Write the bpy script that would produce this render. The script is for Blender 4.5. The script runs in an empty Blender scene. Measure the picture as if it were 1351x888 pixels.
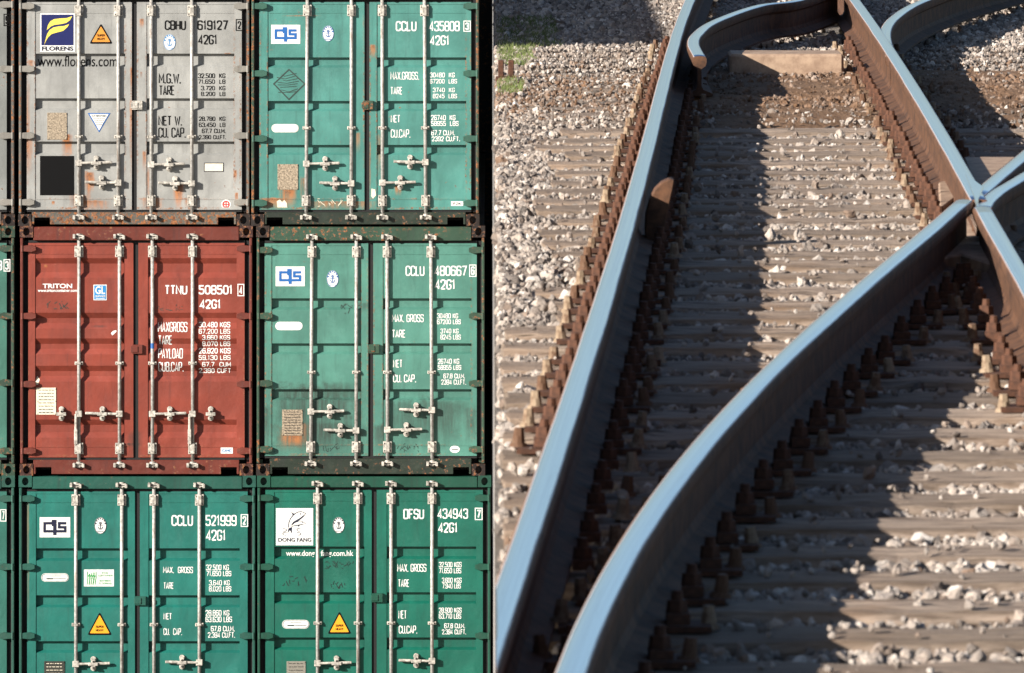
import bpy, bmesh, math, random
import numpy as np
from mathutils import Vector, Matrix
random.seed(7); rng = np.random.default_rng(7)
scene = bpy.context.scene
COL = scene.collection
R = math.radians

# ------------------------------------------------------------------ camera
F, CX, YH, CAMZ = 10000.0, 650.0, -440.0, 2.0       # focal length in photo pixels, principal point, eye height
D = 78.74                                            # distance of the container doors
cam_d = bpy.data.cameras.new('camera'); cam = bpy.data.objects.new('camera', cam_d); COL.objects.link(cam)
cam.location = (0, 0, CAMZ); cam.rotation_euler = (R(90), 0, 0)
cam_d.sensor_width = 36; cam_d.lens = F / 1351 * 36
cam_d.shift_x = (675.5 - CX) / 1351; cam_d.shift_y = -(444 - YH) / 1351
cam_d.clip_start = 0.5; cam_d.clip_end = 5000
cam_d.dof.use_dof = True; cam_d.dof.focus_distance = 60.0; cam_d.dof.aperture_fstop = 26.0
scene.camera = cam

# ------------------------------------------------------------------ sky, sun, exposure
SUN_EL, SUN_AZ = 21.0, -35.0           # sun low on the left, behind the camera's shoulder
w = bpy.data.worlds.new('World'); scene.world = w; w.use_nodes = True
wn = w.node_tree.nodes; bg = wn['Background']
sky = wn.new('ShaderNodeTexSky'); sky.sky_type = 'NISHITA'; sky.sun_disc = False
sky.sun_elevation = R(SUN_EL); sky.sun_rotation = R(-(90 - SUN_AZ)); sky.air_density = 1.0; sky.dust_density = 1.5; sky.ozone_density = 3.5
w.node_tree.links.new(sky.outputs[0], bg.inputs[0]); bg.inputs[1].default_value = 0.05
sd = bpy.data.lights.new('sun', 'SUN'); sd.energy = 5.0; sd.angle = R(0.5); sd.color = (1.0, 0.925, 0.84)
so = bpy.data.objects.new('sun', sd); COL.objects.link(so)
ldir = Vector((math.cos(R(SUN_AZ)) * math.cos(R(SUN_EL)), -math.sin(R(SUN_AZ)) * math.cos(R(SUN_EL)), -math.sin(R(SUN_EL))))
so.rotation_euler = ldir.to_track_quat('-Z', 'Y').to_euler(); so.location = (-30, -20, 20)
vs = scene.view_settings; vs.view_transform = 'Standard'; vs.look = 'None'; vs.gamma = 1.0; vs.exposure = 1.55

# ------------------------------------------------------------------ helpers
def lin(c):
    return tuple(((v/255)/12.92 if v/255 <= 0.04045 else ((v/255+0.055)/1.055)**2.4) for v in c) + (1.0,)

class MB:
    def __init__(s): s.v = []; s.f = []; s.m = []; s.cur = 0
    def add(s, vs, fs):
        b = len(s.v); s.v += [tuple(p) for p in vs]
        for f in fs: s.f.append(tuple(i + b for i in f)); s.m.append(s.cur)
        return s
    def box(s, x0, x1, y0, y1, z0, z1):
        return s.add([(x0,y0,z0),(x1,y0,z0),(x1,y1,z0),(x0,y1,z0),(x0,y0,z1),(x1,y0,z1),(x1,y1,z1),(x0,y1,z1)],
              [(0,3,2,1),(4,5,6,7),(0,1,5,4),(1,2,6,5),(2,3,7,6),(3,0,4,7)])
    def prism(s, poly, y0, y1):            # poly in (x,z), counter-clockwise seen from -Y
        n = len(poly)
        return s.add([(x,y0,z) for x,z in poly] + [(x,y1,z) for x,z in poly],
              [tuple(range(n)), tuple(range(2*n-1, n-1, -1))] + [(i, i+n, (i+1)%n+n, (i+1)%n) for i in range(n)])
    def slab(s, poly, z0, z1):             # poly in (x,y)
        n = len(poly)
        return s.add([(x,y,z1) for x,y in poly] + [(x,y,z0) for x,y in poly],
              [tuple(range(n)), tuple(range(2*n-1, n-1, -1))] + [(i, i+n, (i+1)%n+n, (i+1)%n) for i in range(n)])
    def poly(s, pts): return s.add(pts, [tuple(range(len(pts)))])
    def cyl(s, p, q, r, n=12, r2=None):
        p, q = Vector(p), Vector(q); d = (q-p).normalized(); r2 = r if r2 is None else r2
        a = d.orthogonal().normalized(); b = d.cross(a)
        A = [p + (a*math.cos(t)+b*math.sin(t))*r for t in [2*math.pi*i/n for i in range(n)]]
        B = [q + (a*math.cos(t)+b*math.sin(t))*r2 for t in [2*math.pi*i/n for i in range(n)]]
        return s.add(A+B, [tuple(range(n-1,-1,-1)), tuple(range(n, 2*n))] + [(i,(i+1)%n,(i+1)%n+n,i+n) for i in range(n)])
    def mesh(s, name, mats, smooth=False):
        me = bpy.data.meshes.new(name); me.from_pydata(s.v, [], s.f)
        for m in (mats if isinstance(mats, (list, tuple)) else [mats]): me.materials.append(m)
        if any(s.m): me.polygons.foreach_set('material_index', s.m)
        bm = bmesh.new(); bm.from_mesh(me); bmesh.ops.recalc_face_normals(bm, faces=bm.faces); bm.to_mesh(me); bm.free()
        if smooth: me.polygons.foreach_set('use_smooth', [True]*len(me.polygons))
        return me
    def build(s, name, mats, parent=None, bevel=0, smooth=False, seg=1):
        me = s.mesh(name, mats, smooth)
        if bevel:
            bm = bmesh.new(); bm.from_mesh(me); bmesh.ops.remove_doubles(bm, verts=bm.verts, dist=1e-5)
            ed = [e for e in bm.edges if len(e.link_faces) == 2 and e.calc_face_angle(0) > 0.5]
            bmesh.ops.bevel(bm, geom=ed, offset=bevel, segments=seg, affect='EDGES', clamp_overlap=True)
            bm.to_mesh(me); bm.free()
        return link(name, me, parent)

def link(name, data, parent=None):
    o = bpy.data.objects.new(name, data); COL.objects.link(o); o.parent = parent; return o
def empty(name, loc): o = link(name, None); o.location = loc; o.empty_display_size = .2; return o
def tag(o, label=None, cat=None, group=None, kind=None):
    for k, v in (('label', label), ('category', cat), ('group', group), ('kind', kind)):
        if v: o[k] = v
    return o

# ---- node helpers
class NT:
    def __init__(s, name):
        s.m = bpy.data.materials.new(name); s.m.use_nodes = True; s.t = s.m.node_tree
        s.b = s.t.nodes['Principled BSDF']; s.co = None
    def n(s, typ, props=None, **inp):
        nd = s.t.nodes.new('ShaderNode' + typ)
        for k, v in (props or {}).items(): setattr(nd, k, v)
        for k, v in inp.items():
            s.set(nd.inputs[int(k[1:])] if k[0] == 'i' and k[1:].isdigit() else nd.inputs[k], v)
        return nd
    def set(s, sock, v):
        if isinstance(v, bpy.types.NodeSocket): s.t.links.new(v, sock)
        else: sock.default_value = v
    def obj(s):
        if not s.co: s.co = s.t.nodes.new('ShaderNodeTexCoord')
        return s.co.outputs['Object']
    def noise(s, scale, detail=3, rough=.5, stretch=None, dist=0, vec=None):
        v = vec or s.obj()
        if stretch: v = s.n('Mapping', i0=v, Scale=stretch).outputs[0]
        return s.n('TexNoise', Vector=v, Scale=scale, Detail=detail, Roughness=rough, Distortion=dist).outputs[0]
    def math(s, op, a, b=0.0, clamp=False): return s.n('Math', {'operation': op, 'use_clamp': clamp}, i0=a, i1=b).outputs[0]
    def ramp(s, v, a, b, lo=0.0, hi=1.0):
        return s.n('MapRange', {'interpolation_type': 'SMOOTHSTEP'}, i0=v, i1=a, i2=b, i3=lo, i4=hi).outputs[0]
    def mix(s, f, a, b, blend='MIX'):
        nd = s.n('Mix', {'data_type': 'RGBA', 'blend_type': blend}); s.set(nd.inputs[0], f); s.set(nd.inputs[6], a); s.set(nd.inputs[7], b)
        return nd.outputs[2]
    def bump(s, h, strength=.3, dist=.01): s.set(s.b.inputs['Normal'], s.n('Bump', Strength=strength, Distance=dist, Height=h).outputs[0])
    def out(s, col=None, rough=None, metal=None, spec=None):
        for k, v in (('Base Color', col), ('Roughness', rough), ('Metallic', metal), ('Specular IOR Level', spec)):
            if v is not None: s.set(s.b.inputs[k], v)
        return s.m

RUST_A, RUST_B = (0.045, 0.017, 0.008, 1), (0.22, 0.082, 0.024, 1)
def paint(name, col, rust=.3, grime=.4, stains=(), dark=(), rough=.5, strips=()):
    """weathered container paint; stains = rust runs, dark = soot patches, as (x, ztop, half width, height, strength) in metres"""
    t = NT(name); c = tuple(v*.335 for v in lin(col)[:3])
    big = t.noise(1.7, 4, .6); fine = t.noise(38, 5, .65)
    base = t.mix(t.ramp(big, .3, .7), tuple(v*.78 for v in c[:3])+(1,), tuple(min(1, v*1.14) for v in c[:3])+(1,))
    base = t.mix(t.math('MULTIPLY', t.ramp(t.noise(6.5, 6, .75), .5, .72), .28), base, tuple(min(1, v*1.25+.02) for v in c[:3])+(1,))
    streak = t.noise(3.0, 5, .65, (5, 5, .45))
    dirt = tuple(v*.35+.008 for v in c[:3])+(1,)
    base = t.mix(t.math('MULTIPLY', t.ramp(streak, .48, .78), grime), base, dirt)
    base = t.mix(t.math('MULTIPLY', t.ramp(fine, .55, .75), .18*grime+.05), base, dirt)
    pos = t.n('SeparateXYZ', i0=t.obj()).outputs
    warp = t.math('MULTIPLY', t.math('SUBTRACT', t.noise(9, 4, .7), .5), 1.4)
    srk = t.ramp(t.noise(6, 5, .7, (6, 6, .5)), .3, .62)
    def spot(x, z, hw, h):
        dx = t.math('ABSOLUTE', t.math('ADD', t.math('DIVIDE', t.math('SUBTRACT', pos[0], x), hw), t.math('MULTIPLY', warp, .6)))
        dz = t.math('ADD', t.math('DIVIDE', t.math('SUBTRACT', z, pos[2]), h), t.math('MULTIPLY', warp, .25))
        m = t.math('MULTIPLY', t.ramp(dx, 1.0, .35), t.math('MULTIPLY', t.ramp(dz, -.08, .06), t.ramp(dz, 1.0, .25)))
        return t.math('MULTIPLY', m, t.math('ADD', t.math('MULTIPLY', srk, .6), .45, True))
    for x, z, hw, h, k in dark:
        base = t.mix(t.math('MULTIPLY', spot(x, z, hw, h), k), base, (.018, .017, .014, 1))
    rm = t.math('MULTIPLY', t.ramp(t.noise(21, 8, .72),   .70-.25*rust, .75-.22*rust), t.ramp(t.noise(1.9, 3, .6), .62-.35*rust, .74-.3*rust))
    if strips:
        chip = t.ramp(t.noise(26, 7, .75), .46, .56); patch = t.ramp(t.noise(3.1, 3, .6), .42, .6)
        for x0, x1, z0, z1, k in strips:
            dx = t.math('DIVIDE', t.math('ABSOLUTE', t.math('SUBTRACT', pos[0], (x0+x1)/2)), (x1-x0)/2); dz = t.math('DIVIDE', t.math('ABSOLUTE', t.math('SUBTRACT', pos[2], (z0+z1)/2)), (z1-z0)/2)
            msk = t.math('MULTIPLY', t.ramp(t.math('ADD', t.math('MAXIMUM', dx, dz), t.math('MULTIPLY', warp, .5)), 1.0, .5), t.math('MULTIPLY', chip, t.math('ADD', t.math('MULTIPLY', patch, .7), .3)))
            rm = t.math('MAXIMUM', rm, t.math('MULTIPLY', msk, k))
    run = t.mix(srk, (.10, .035, .012, 1), (.27, .105, .034, 1))
    for x, z, hw, h, k in stains:
        base = t.mix(t.math('MULTIPLY', spot(x, z, hw, h), min(1, k*1.1), True), base, run)
        if h < .35: rm = t.math('MAXIMUM', rm, t.math('MULTIPLY', spot(x, z, hw*.6, h*.35), k))
    rc = t.mix(t.ramp(t.noise(45, 5, .7), .35, .65), RUST_A, RUST_B)
    base = t.mix(rm, base, rc)
    t.bump(t.math('ADD', t.math('MULTIPLY', t.noise(3.2, 3, .45), 1.0), t.math('MULTIPLY', t.math('ADD', fine, rm), .05)), .5, .035)
    return t.out(base, t.math('ADD', t.math('MULTIPLY', rm, .35), rough), 0.0, .4)

def plain(name, col, rough=.6, metal=0., var=.15, scale=20, spec=.4):
    t = NT(name); c = tuple(v*.66 for v in lin(col)[:3])
    n = t.noise(scale, 5, .65)
    t.bump(n, .15, .005)
    return t.out(t.mix(t.ramp(n, .3, .7), tuple(v*(1-var) for v in c[:3])+(1,), tuple(min(1, v*(1+var)) for v in c[:3])+(1,)), rough, metal, spec)

def rodmat():
    t = NT('galvanised rod'); n = t.noise(30, 6, .7); s = t.noise(4, 5, .7, (8, 8, .6))
    base = t.mix(t.ramp(n, .35, .7), lin((156, 155, 151)), lin((114, 112, 107)))
    base = t.mix(t.math('MULTIPLY', t.ramp(s, .52, .68), .75), base, (.11, .07, .045, 1))
    t.bump(n, .2, .004); return t.out(base, .5, .15, .4)

M = dict(
    rod=rodmat(),
    hard=plain('zinc hardware', (178, 173, 163), .55, .15, .5, 26),
    hard_dark=plain('dirty hardware', (120, 112, 100), .6, .15, .4, 40),
    gasket=plain('black rubber', (14, 14, 14), .8),
    void=plain('shadowed steel', (16, 15, 14), .9),
    white=plain('white vinyl', (226, 226, 222), .5, 0, .12, 34),
    cream=plain('yellowed white vinyl', (222, 214, 190), .6, 0, .12, 25),
    black=plain('black vinyl', (5, 5, 6), .7, 0, .1, 20, .12),
    navy=plain('navy vinyl', (10, 22, 84), .5, 0, .05), deepnavy=plain('dark navy vinyl', (14, 20, 48), .5, 0, .05),
    blue=plain('blue vinyl', (28, 92, 160), .5, 0, .05), sky=plain('light blue vinyl', (40, 130, 190), .5, 0, .05),
    yellow=plain('yellow vinyl', (236, 214, 90), .5, 0, .05), orange=plain('orange vinyl', (236, 160, 30), .5, 0, .05),
    dull_orange=plain('faded orange vinyl', (214, 140, 52), .5, 0, .1),
    red=plain('red vinyl', (196, 50, 40), .5), leaf=plain('green print', (40, 150, 70), .5),
    ink=plain('black marker ink', (22, 26, 26), .7), ghost=plain('faded marker ink', (40, 58, 52), .7),
    plate=plain('pitted data plate', (150, 136, 116), .65, .1, .6, 60), plate2=plain('aluminium data plate', (150, 146, 134), .5, .4, .2, 60),
    plate3=plain('dark data plate', (66, 66, 60), .5, .4, .25, 60),
)

# ------------------------------------------------------------------ stroke lettering (condensed stencil-like capitals)
RD, CL = 1, 2
G = {}
def gl(ch, w, *st): G[ch] = (w, st)
gl('0',1,(RD|CL,[(0,0),(1,0),(1,1),(0,1)])); G['O'] = G['0']
gl('1',.55,(0,[(0,.8),(.55,1),(.55,0)])); gl('I',.3,(0,[(.5,0),(.5,1)]))
gl('2',1,(RD,[(0,.72),(0,1),(1,1),(1,.58),(0,0)]),(0,[(0,0),(1,0)]))
gl('3',1,(RD,[(0,.78),(0,1),(1,1),(1,.53),(.4,.53)]),(RD,[(.4,.53),(1,.53),(1,0),(0,0),(0,.22)]))
gl('4',1,(0,[(.75,0),(.75,1),(0,.25),(1,.25)]))
gl('5',1,(0,[(1,1),(.03,1),(.03,.55)]),(RD,[(.03,.56),(1,.6),(1,0),(0,0),(0,.2)]))
gl('6',1,(RD,[(1,.8),(1,1),(0,1),(0,0),(1,0),(1,.56),(0,.56)]))
gl('7',1,(0,[(0,1),(1,1),(.35,0)]))
gl('8',1,(RD|CL,[(0,.52),(1,.52),(1,1),(0,1)]),(RD|CL,[(0,0),(1,0),(1,.52),(0,.52)]))
gl('9',1,(RD,[(0,.2),(0,0),(1,0),(1,1),(0,1),(0,.44),(1,.44)]))
gl('A',1,(0,[(0,0),(.5,1),(1,0)]),(0,[(.2,.28),(.8,.28)]))
gl('B',1,(RD,[(0,.52),(1,.52),(1,1),(0,1)]),(RD,[(0,0),(1,0),(1,.52),(0,.52)]),(0,[(0,0),(0,1)]))
gl('C',1,(RD,[(1,.74),(1,1),(0,1),(0,0),(1,0),(1,.26)]))
gl('D',1,(RD,[(0,0),(1,0),(1,1),(0,1)]),(0,[(0,0),(0,1)]))
gl('E',.85,(0,[(1,1),(0,1),(0,0),(1,0)]),(0,[(0,.52),(.85,.52)]))
gl('F',.85,(0,[(1,1),(0,1),(0,0)]),(0,[(0,.52),(.85,.52)]))
gl('G',1,(RD,[(1,.74),(1,1),(0,1),(0,0),(1,0),(1,.46),(.55,.46)]))
gl('H',1,(0,[(0,0),(0,1)]),(0,[(1,0),(1,1)]),(0,[(0,.5),(1,.5)]))
gl('K',1,(0,[(0,0),(0,1)]),(0,[(1,1),(.05,.45)]),(0,[(.3,.6),(1,0)]))
gl('L',.8,(0,[(0,1),(0,0),(1,0)]))
gl('M',1.25,(0,[(0,0),(0,1),(.5,.3),(1,1),(1,0)]))
gl('N',1.05,(0,[(0,0),(0,1),(1,0),(1,1)]))
gl('P',1,(RD,[(0,.45),(1,.45),(1,1),(0,1)]),(0,[(0,0),(0,1)]))
gl('R',1,(RD,[(0,.48),(1,.48),(1,1),(0,1)]),(0,[(0,0),(0,1)]),(0,[(.45,.48),(1,0)]))
gl('S',1,(RD,[(1,.76),(1,1),(0,1),(0,.54),(1,.5),(1,0),(0,0),(0,.24)]))
gl('T',.95,(0,[(0,1),(1,1)]),(0,[(.5,0),(.5,1)]))
gl('U',1,(RD,[(0,1),(0,0),(1,0),(1,1)]))
gl('V',1,(0,[(0,1),(.5,0),(1,1)])); gl('W',1.4,(0,[(0,1),(.25,0),(.5,.8),(.75,0),(1,1)]))
gl('X',1,(0,[(0,0),(1,1)]),(0,[(0,1),(1,0)])); gl('Y',1,(0,[(0,1),(.5,.5),(1,1)]),(0,[(.5,.5),(.5,0)]))
gl('Z',1,(0,[(0,1),(1,1),(0,0),(1,0)]))

def chamfer(pts, closed, r):
    out = []; n = len(pts)
    for i, p in enumerate(pts):
        if not closed and i in (0, n-1): out.append(p); continue
        a, b = pts[i-1], pts[(i+1) % n]
        la, lb = math.dist(a, p), math.dist(b, p); ra, rb = min(r, la*.48), min(r, lb*.48)
        q0 = (p[0]+(a[0]-p[0])*ra/la, p[1]+(a[1]-p[1])*ra/la); q1 = (p[0]+(b[0]-p[0])*rb/lb, p[1]+(b[1]-p[1])*rb/lb)
        for k in (0, .25, .5, .75, 1):
            out.append(tuple((1-k)**2*q0[j]+2*k*(1-k)*p[j]+k*k*q1[j] for j in (0, 1)))
    return out
def ribbon(pts, wd, closed=False):
    n = len(pts); L, Rr = [], []
    for i in range(n):
        p = pts[i]; a = pts[i-1] if (i or closed) else None; b = pts[(i+1) % n] if (i < n-1 or closed) else None
        ds = []
        for u, v in ((a, p), (p, b)):
            if u is not None and v is not None:
                l = math.dist(u, v) or 1e-9; ds.append(((v[0]-u[0])/l, (v[1]-u[1])/l))
        tx, ty = sum(d[0] for d in ds), sum(d[1] for d in ds); l = math.hypot(tx, ty) or 1e-6; tx /= l; ty /= l
        k = min(1.7, 1/max(.3, abs(tx*ds[0][0]+ty*ds[0][1]))) * wd/2
        L.append((p[0]-ty*k, p[1]+tx*k)); Rr.append((p[0]+ty*k, p[1]-tx*k))
    m = n if closed else n-1
    lift = [.9*i/max(1, n-1) for i in range(n)]
    L = [(q[0], q[1], e) for q, e in zip(L, lift)]; Rr = [(q[0], q[1], e) for q, e in zip(Rr, lift)]
    return L+Rr, [(i, i+n, (i+1)%n+n, (i+1)%n) for i in range(m)]
def text_shape(s, x0, x1, y0, y1, weight=.17, only=None):
    """flat 2-D ribbons (photo-plane pixels, y downwards) of a string fitted to a rectangle"""
    adv = []; tot = 0; nst = 0
    for ch in s:
        wd = .45 if ch == ' ' else .14 if ch in '.' else G[ch][0]
        adv.append((tot, wd)); tot += wd + .42
    tot -= .42; h = y1-y0; st = min(h*(weight if h > 8 else weight*.88), (x1-x0)/tot*.34); sx = (x1-x0-st)/tot; V, Fc = [], []
    for ci, (ch, (o, wd)) in enumerate(zip(s, adv)):
        if ch == ' ' or (only and not only[0] <= ci < only[1]): continue
        nst = nst % 4
        gx = x0+st/2+o*sx
        if ch == '.':
            b = len(V); c = gx+wd*sx/2; V += [(c-st*.55,y1),(c+st*.55,y1),(c+st*.55,y1-st*1.1),(c-st*.55,y1-st*1.1)]; Fc.append((b,b+1,b+2,b+3)); continue
        for fl, pl in G[ch][1]:
            P = [(gx+px*wd*sx, y1-st/2-py*(h-st)) for px, py in pl]
            if fl & RD: P = chamfer(P, fl & CL, min(wd*sx*.5, h*.28) if ch not in '8B369SRDP' else min(wd*sx*.34, h*.15))
            if not fl & CL and not fl & RD and len(P) == 2 and ch in 'TEFIHLDBPR': pass
            v, f = ribbon(P, st, bool(fl & CL)); b = len(V); nst += 1; V += [(q[0], q[1], q[2]+nst*1.1) for q in v]; Fc += [tuple(i+b for i in q) for q in f]
    # square caps: stretch of end strokes is covered by the half-stroke inset above
    return V, Fc
def font_shape(s, x0, x1, y0, y1, off=0.0, shear=0.0):
    cu = bpy.data.curves.new('t', 'FONT'); cu.body = s; cu.offset = off; cu.shear = shear; cu.resolution_u = 3
    o = bpy.data.objects.new('t', cu); me = bpy.data.meshes.new_from_object(o)
    P = np.array([v.co[:2] for v in me.vertices]); fs = [tuple(p.vertices) for p in me.polygons]
    lo, hi = P.min(0), P.max(0)
    V = [(x0+(p[0]-lo[0])/(hi[0]-lo[0])*(x1-x0), y1-(p[1]-lo[1])/(hi[1]-lo[1])*(y1-y0)) for p in P]
    bpy.data.objects.remove(o); bpy.data.curves.remove(cu); bpy.data.meshes.remove(me)
    return V, fs
def merge(*sh):
    V, Fc = [], []
    for k, (v, f) in enumerate(sh): b = len(V); V += [(q[0], q[1], (q[2] if len(q) > 2 else 0)+k*.5) for q in v]; Fc += [tuple(i+b for i in q) for q in f]
    return V, Fc
def pg(*pts): return list(pts), [tuple(range(len(pts)))]
def rect(x0, x1, y0, y1): return pg((x0,y1),(x1,y1),(x1,y0),(x0,y0))
def frame_shape(x0, x1, y0, y1, t): return ribbon([(x0,y1),(x1,y1),(x1,y0),(x0,y0)], t, True)
def oval(cx, cy, rx, ry, n=28): return pg(*[(cx+rx*math.cos(2*math.pi*i/n), cy+ry*math.sin(2*math.pi*i/n)) for i in range(n)])
def ring(cx, cy, rx, ry, t, n=28): return ribbon([(cx+rx*math.cos(2*math.pi*i/n), cy+ry*math.sin(2*math.pi*i/n)) for i in range(n)], t, True)
def stroke(pts, wd, closed=False): return ribbon(pts, wd, closed)
def pill(x0, x1, y0, y1):
    r = (y1-y0)/2; c = (y0+y1)/2
    return pg(*([(x1-r+r*math.cos(a), c+r*math.sin(a)) for a in np.linspace(math.pi/2, -math.pi/2, 9)] + [(x0+r-r*math.cos(a), c+r*math.sin(a)) for a in np.linspace(-math.pi/2, math.pi/2, 9)]))

# ------------------------------------------------------------------ containers
S = F / D                                   # photo pixels per metre on the door plane (about 127)
W_PANEL, W_BORDER = .040, .034              # depth of the door skins behind the frame's front face
class Container:
    def __init__(s, box, doors, seam, bars, recess, panels, mats, deep=.046, lip=(.7, 3.0)):
        s.x0, s.x1, s.y0, s.y1 = box; s.dt, s.db = doors; s.seam = seam; s.bars = bars; s.panels = panels
        s.cx = (s.x0+s.x1)/2; s.mats = mats
        s.root = empty('shipping_container', ((s.cx-CX)/S, D, CAMZ-(s.y1-YH)/S))
        s.brk = []
        pr = [(s.dt, 0.0)]
        for a, b in recess: pr += [(a, 0), (a+lip[0], deep), (b-lip[1], deep), (b, 0)]
        s.prof = pr + [(s.db, 0.0)]
    def u(s, x): return (x-s.cx)/S
    def v(s, y): return (s.y1-y)/S
    def depth(s, x, y):
        for a, b in s.panels:
            if a-.01 <= x <= b+.01: return W_PANEL + float(np.interp(y, [p[0] for p in s.prof], [p[1] for p in s.prof]))
        return W_BORDER
    def decal(s, name, shape, mat, parent, lay=1, flat=None):
        """print that follows the pressed door skin: cut at every crease, then laid on the surface"""
        V, Fc = shape
        bm = bmesh.new(); vs = [bm.verts.new((q[0], q[2]*.00012 if len(q) > 2 else 0, q[1])) for q in V]
        for f in Fc:
            try: bm.faces.new([vs[i] for i in f])
            except ValueError: pass
        ys = [q[1] for q in V]; xs = [q[0] for q in V]
        if flat is None:
            for yb, _ in s.prof:
                if min(ys) < yb < max(ys): bmesh.ops.bisect_plane(bm, geom=bm.verts[:]+bm.edges[:]+bm.faces[:], plane_co=(0,0,yb), plane_no=(0,0,1))
        for v in bm.verts:
            x, y, e = v.co.x, v.co.z, v.co.y
            d = flat if flat is not None else s.depth(x, y)
            v.co = (s.u(x), d - .0022*lay - e, s.v(y))
        bmesh.ops.recalc_face_normals(bm, faces=bm.faces)
        for f in bm.faces:
            if f.normal.y > 0: f.normal_flip()
        me = bpy.data.meshes.new(name); bm.to_mesh(me); bm.free(); me.materials.append(mat)
        return link(name, me, parent)
    def B(s, mb, x0, x1, y0, y1, d0, d1): return mb.box(s.u(x0), s.u(x1), d0, d1, s.v(y1), s.v(y0))

    def shell(s, frame, side):
        r = s.root; u, v = s.u, s.v; hw = (s.x1-s.x0)/2/S; H = (s.y1-s.y0)/S; LEN = 12.19
        for sg in (-1, 1):
            xa, xb = (s.x0+.8, s.x0+4.4) if sg < 0 else (s.x1-4.4, s.x1-.8)
            m = MB(); s.B(m, xa, xb, s.y0+16, s.y1-16, .003, .09)
            m.build('corner_post', frame, r, .006)
            mm = MB(); n = 43; pts = []                      # corrugated side wall
            for k in range(n):
                y = .12 + (LEN-.24)*k/n; p = (LEN-.24)/n
                pts += [(0, y), (0, y+p*.3), (.036, y+p*.5), (.036, y+p*.8)]
            pts.append((0, LEN-.12)); V = []
            for dx, y in pts: V += [(sg*(hw-.02-dx), y, .16), (sg*(hw-.02-dx), y, H-.1)]
            mm.add(V, [(2*i, 2*i+1, 2*i+3, 2*i+2) for i in range(len(pts)-1)])
            mm.build('side_wall', side, r)
            MB().box(sg*hw*.995-.06*(sg>0), sg*hw*.995+.06*(sg<0), .09, LEN-.09, .02, .16).build('bottom_rail', frame, r)
            MB().box(sg*hw*.993-.06*(sg>0), sg*hw*.993+.06*(sg<0), .09, LEN-.09, H-.1, H-.02).build('top_rail', frame, r)
            for top in (0, 1):
                for back in (0, 1): s.casting(sg, top, back, hw, H, LEN, frame)
        MB().box(-hw+.06, hw-.06, .10, LEN-.02, H-.045, H-.025).build('roof', side, r)
        MB().box(-hw+.06, hw-.06, LEN-.05, LEN-.02, .05, H-.045).build('end_wall', side, r)
        MB().box(-hw+.06, hw-.06, .12, LEN-.05, .05, .12).build('floor', M['void'], r)
        m = MB(); s.B(m, s.x0+18, s.x1-18, s.y0+1.6, s.dt-3.6, .006, .10); m.build('door_header', frame, r, .006)
        # sill with the two lifting notches
        a, b, yt, yb = s.x0+18, s.x1-18, s.db+3.2, s.y1-1.8; nt = yb-9
        pl = [(a,yb),(a+3,yb),(a+3,nt),(a+24,nt),(a+24,yb),(b-24,yb),(b-24,nt),(b-3,nt),(b-3,yb),(b,yb),(b,yt),(a,yt)]
        MB().prism([(u(x), v(y)) for x, y in pl], .006, .11).build('door_sill', s.mats.get('sill', frame), r, .004)
        MB().box(-hw+.08, hw-.08, .112, .118, .05, H-.1).build('backing', M['void'], r)
        m = MB()                                              # gasket lines round both leaves
        for x in (s.x0+7.6, s.x1-7.6): s.B(m, x-3.3, x+3.3, s.dt-3, s.db+3, .062, .09)
        s.B(m, s.seam-3.2, s.seam+3.2, s.dt-3, s.db+3, .05, .09)
        s.B(m, s.x0+11, s.x1-11, s.dt-3.4, s.dt-.3, .046, .088); s.B(m, s.x0+11, s.x1-11, s.db+.3, s.db+3.1, .046, .088)
        m.build('gasket', M['gasket'], r)
    def casting(s, sg, top, back, hw, H, LEN, frame):
        w_, h_, d_ = .138, .120, .178
        zc = H-h_/2 if top else h_/2; xc = sg*(hw-w_/2); n = 20
        f = 1 if not back else -1; y0 = 0 if not back else LEN
        m = MB(); out = []; inn = []; deep = []
        for i in range(n):
            a = 2*math.pi*(i+.5)/n; c, q = math.cos(a), math.sin(a); k = 1/max(abs(c), abs(q))
            out.append((xc+c*k*w_/2, y0, zc+q*k*h_/2)); inn.append((xc+c*.034, y0, zc+q*.042)); deep.append((xc+c*.034, y0+f*.07, zc+q*.042))
        m.add(out+inn+deep, [(i,(i+1)%n,(i+1)%n+n,i+n) for i in range(n)] + [(i+n,(i+1)%n+n,(i+1)%n+2*n,i+2*n) for i in range(n)] + [tuple(range(2*n, 3*n))])
        x0, x1, z0, z1 = xc-w_/2, xc+w_/2, zc-h_/2, zc+h_/2
        # side walls of the block, ring corners are close enough to its corners to close the shape
        m.add([(x0,y0,z0),(x1,y0,z0),(x1,y0,z1),(x0,y0,z1),(x0,y0+f*d_,z0),(x1,y0+f*d_,z0),(x1,y0+f*d_,z1),(x0,y0+f*d_,z1)], [(0,1,5,4),(1,2,6,5),(2,3,7,6),(3,0,4,7),(4,5,6,7)])
        o = m.build('corner_casting', s.mats.get('cast', frame), s.root)
    def leaf(s, xa, xb, panel, mat):
        m = MB(); pa, pb = panel; u, v = s.u, s.v
        for (x0, x1, y0, y1) in ((xa, pa, s.dt, s.db), (pb, xb, s.dt, s.db)): s.B(m, x0, x1, y0, y1, W_BORDER, W_BORDER+.045)
        tp, bp = s.dt+14, s.db-14
        V = []
        for y, d in s.prof: V += [(u(pa), W_PANEL+d, v(y)), (u(pb), W_PANEL+d, v(y))]
        m.add(V, [(2*i, 2*i+1, 2*i+3, 2*i+2) for i in range(len(s.prof)-1)])
        # end plates that close the pressed grooves, stiffener lines at top and bottom
        s.B(m, pa, pb, s.dt, s.dt+3, W_BORDER+.001, W_PANEL+.03); s.B(m, pa, pb, s.db-3, s.db, W_BORDER+.001, W_PANEL+.03)
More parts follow.
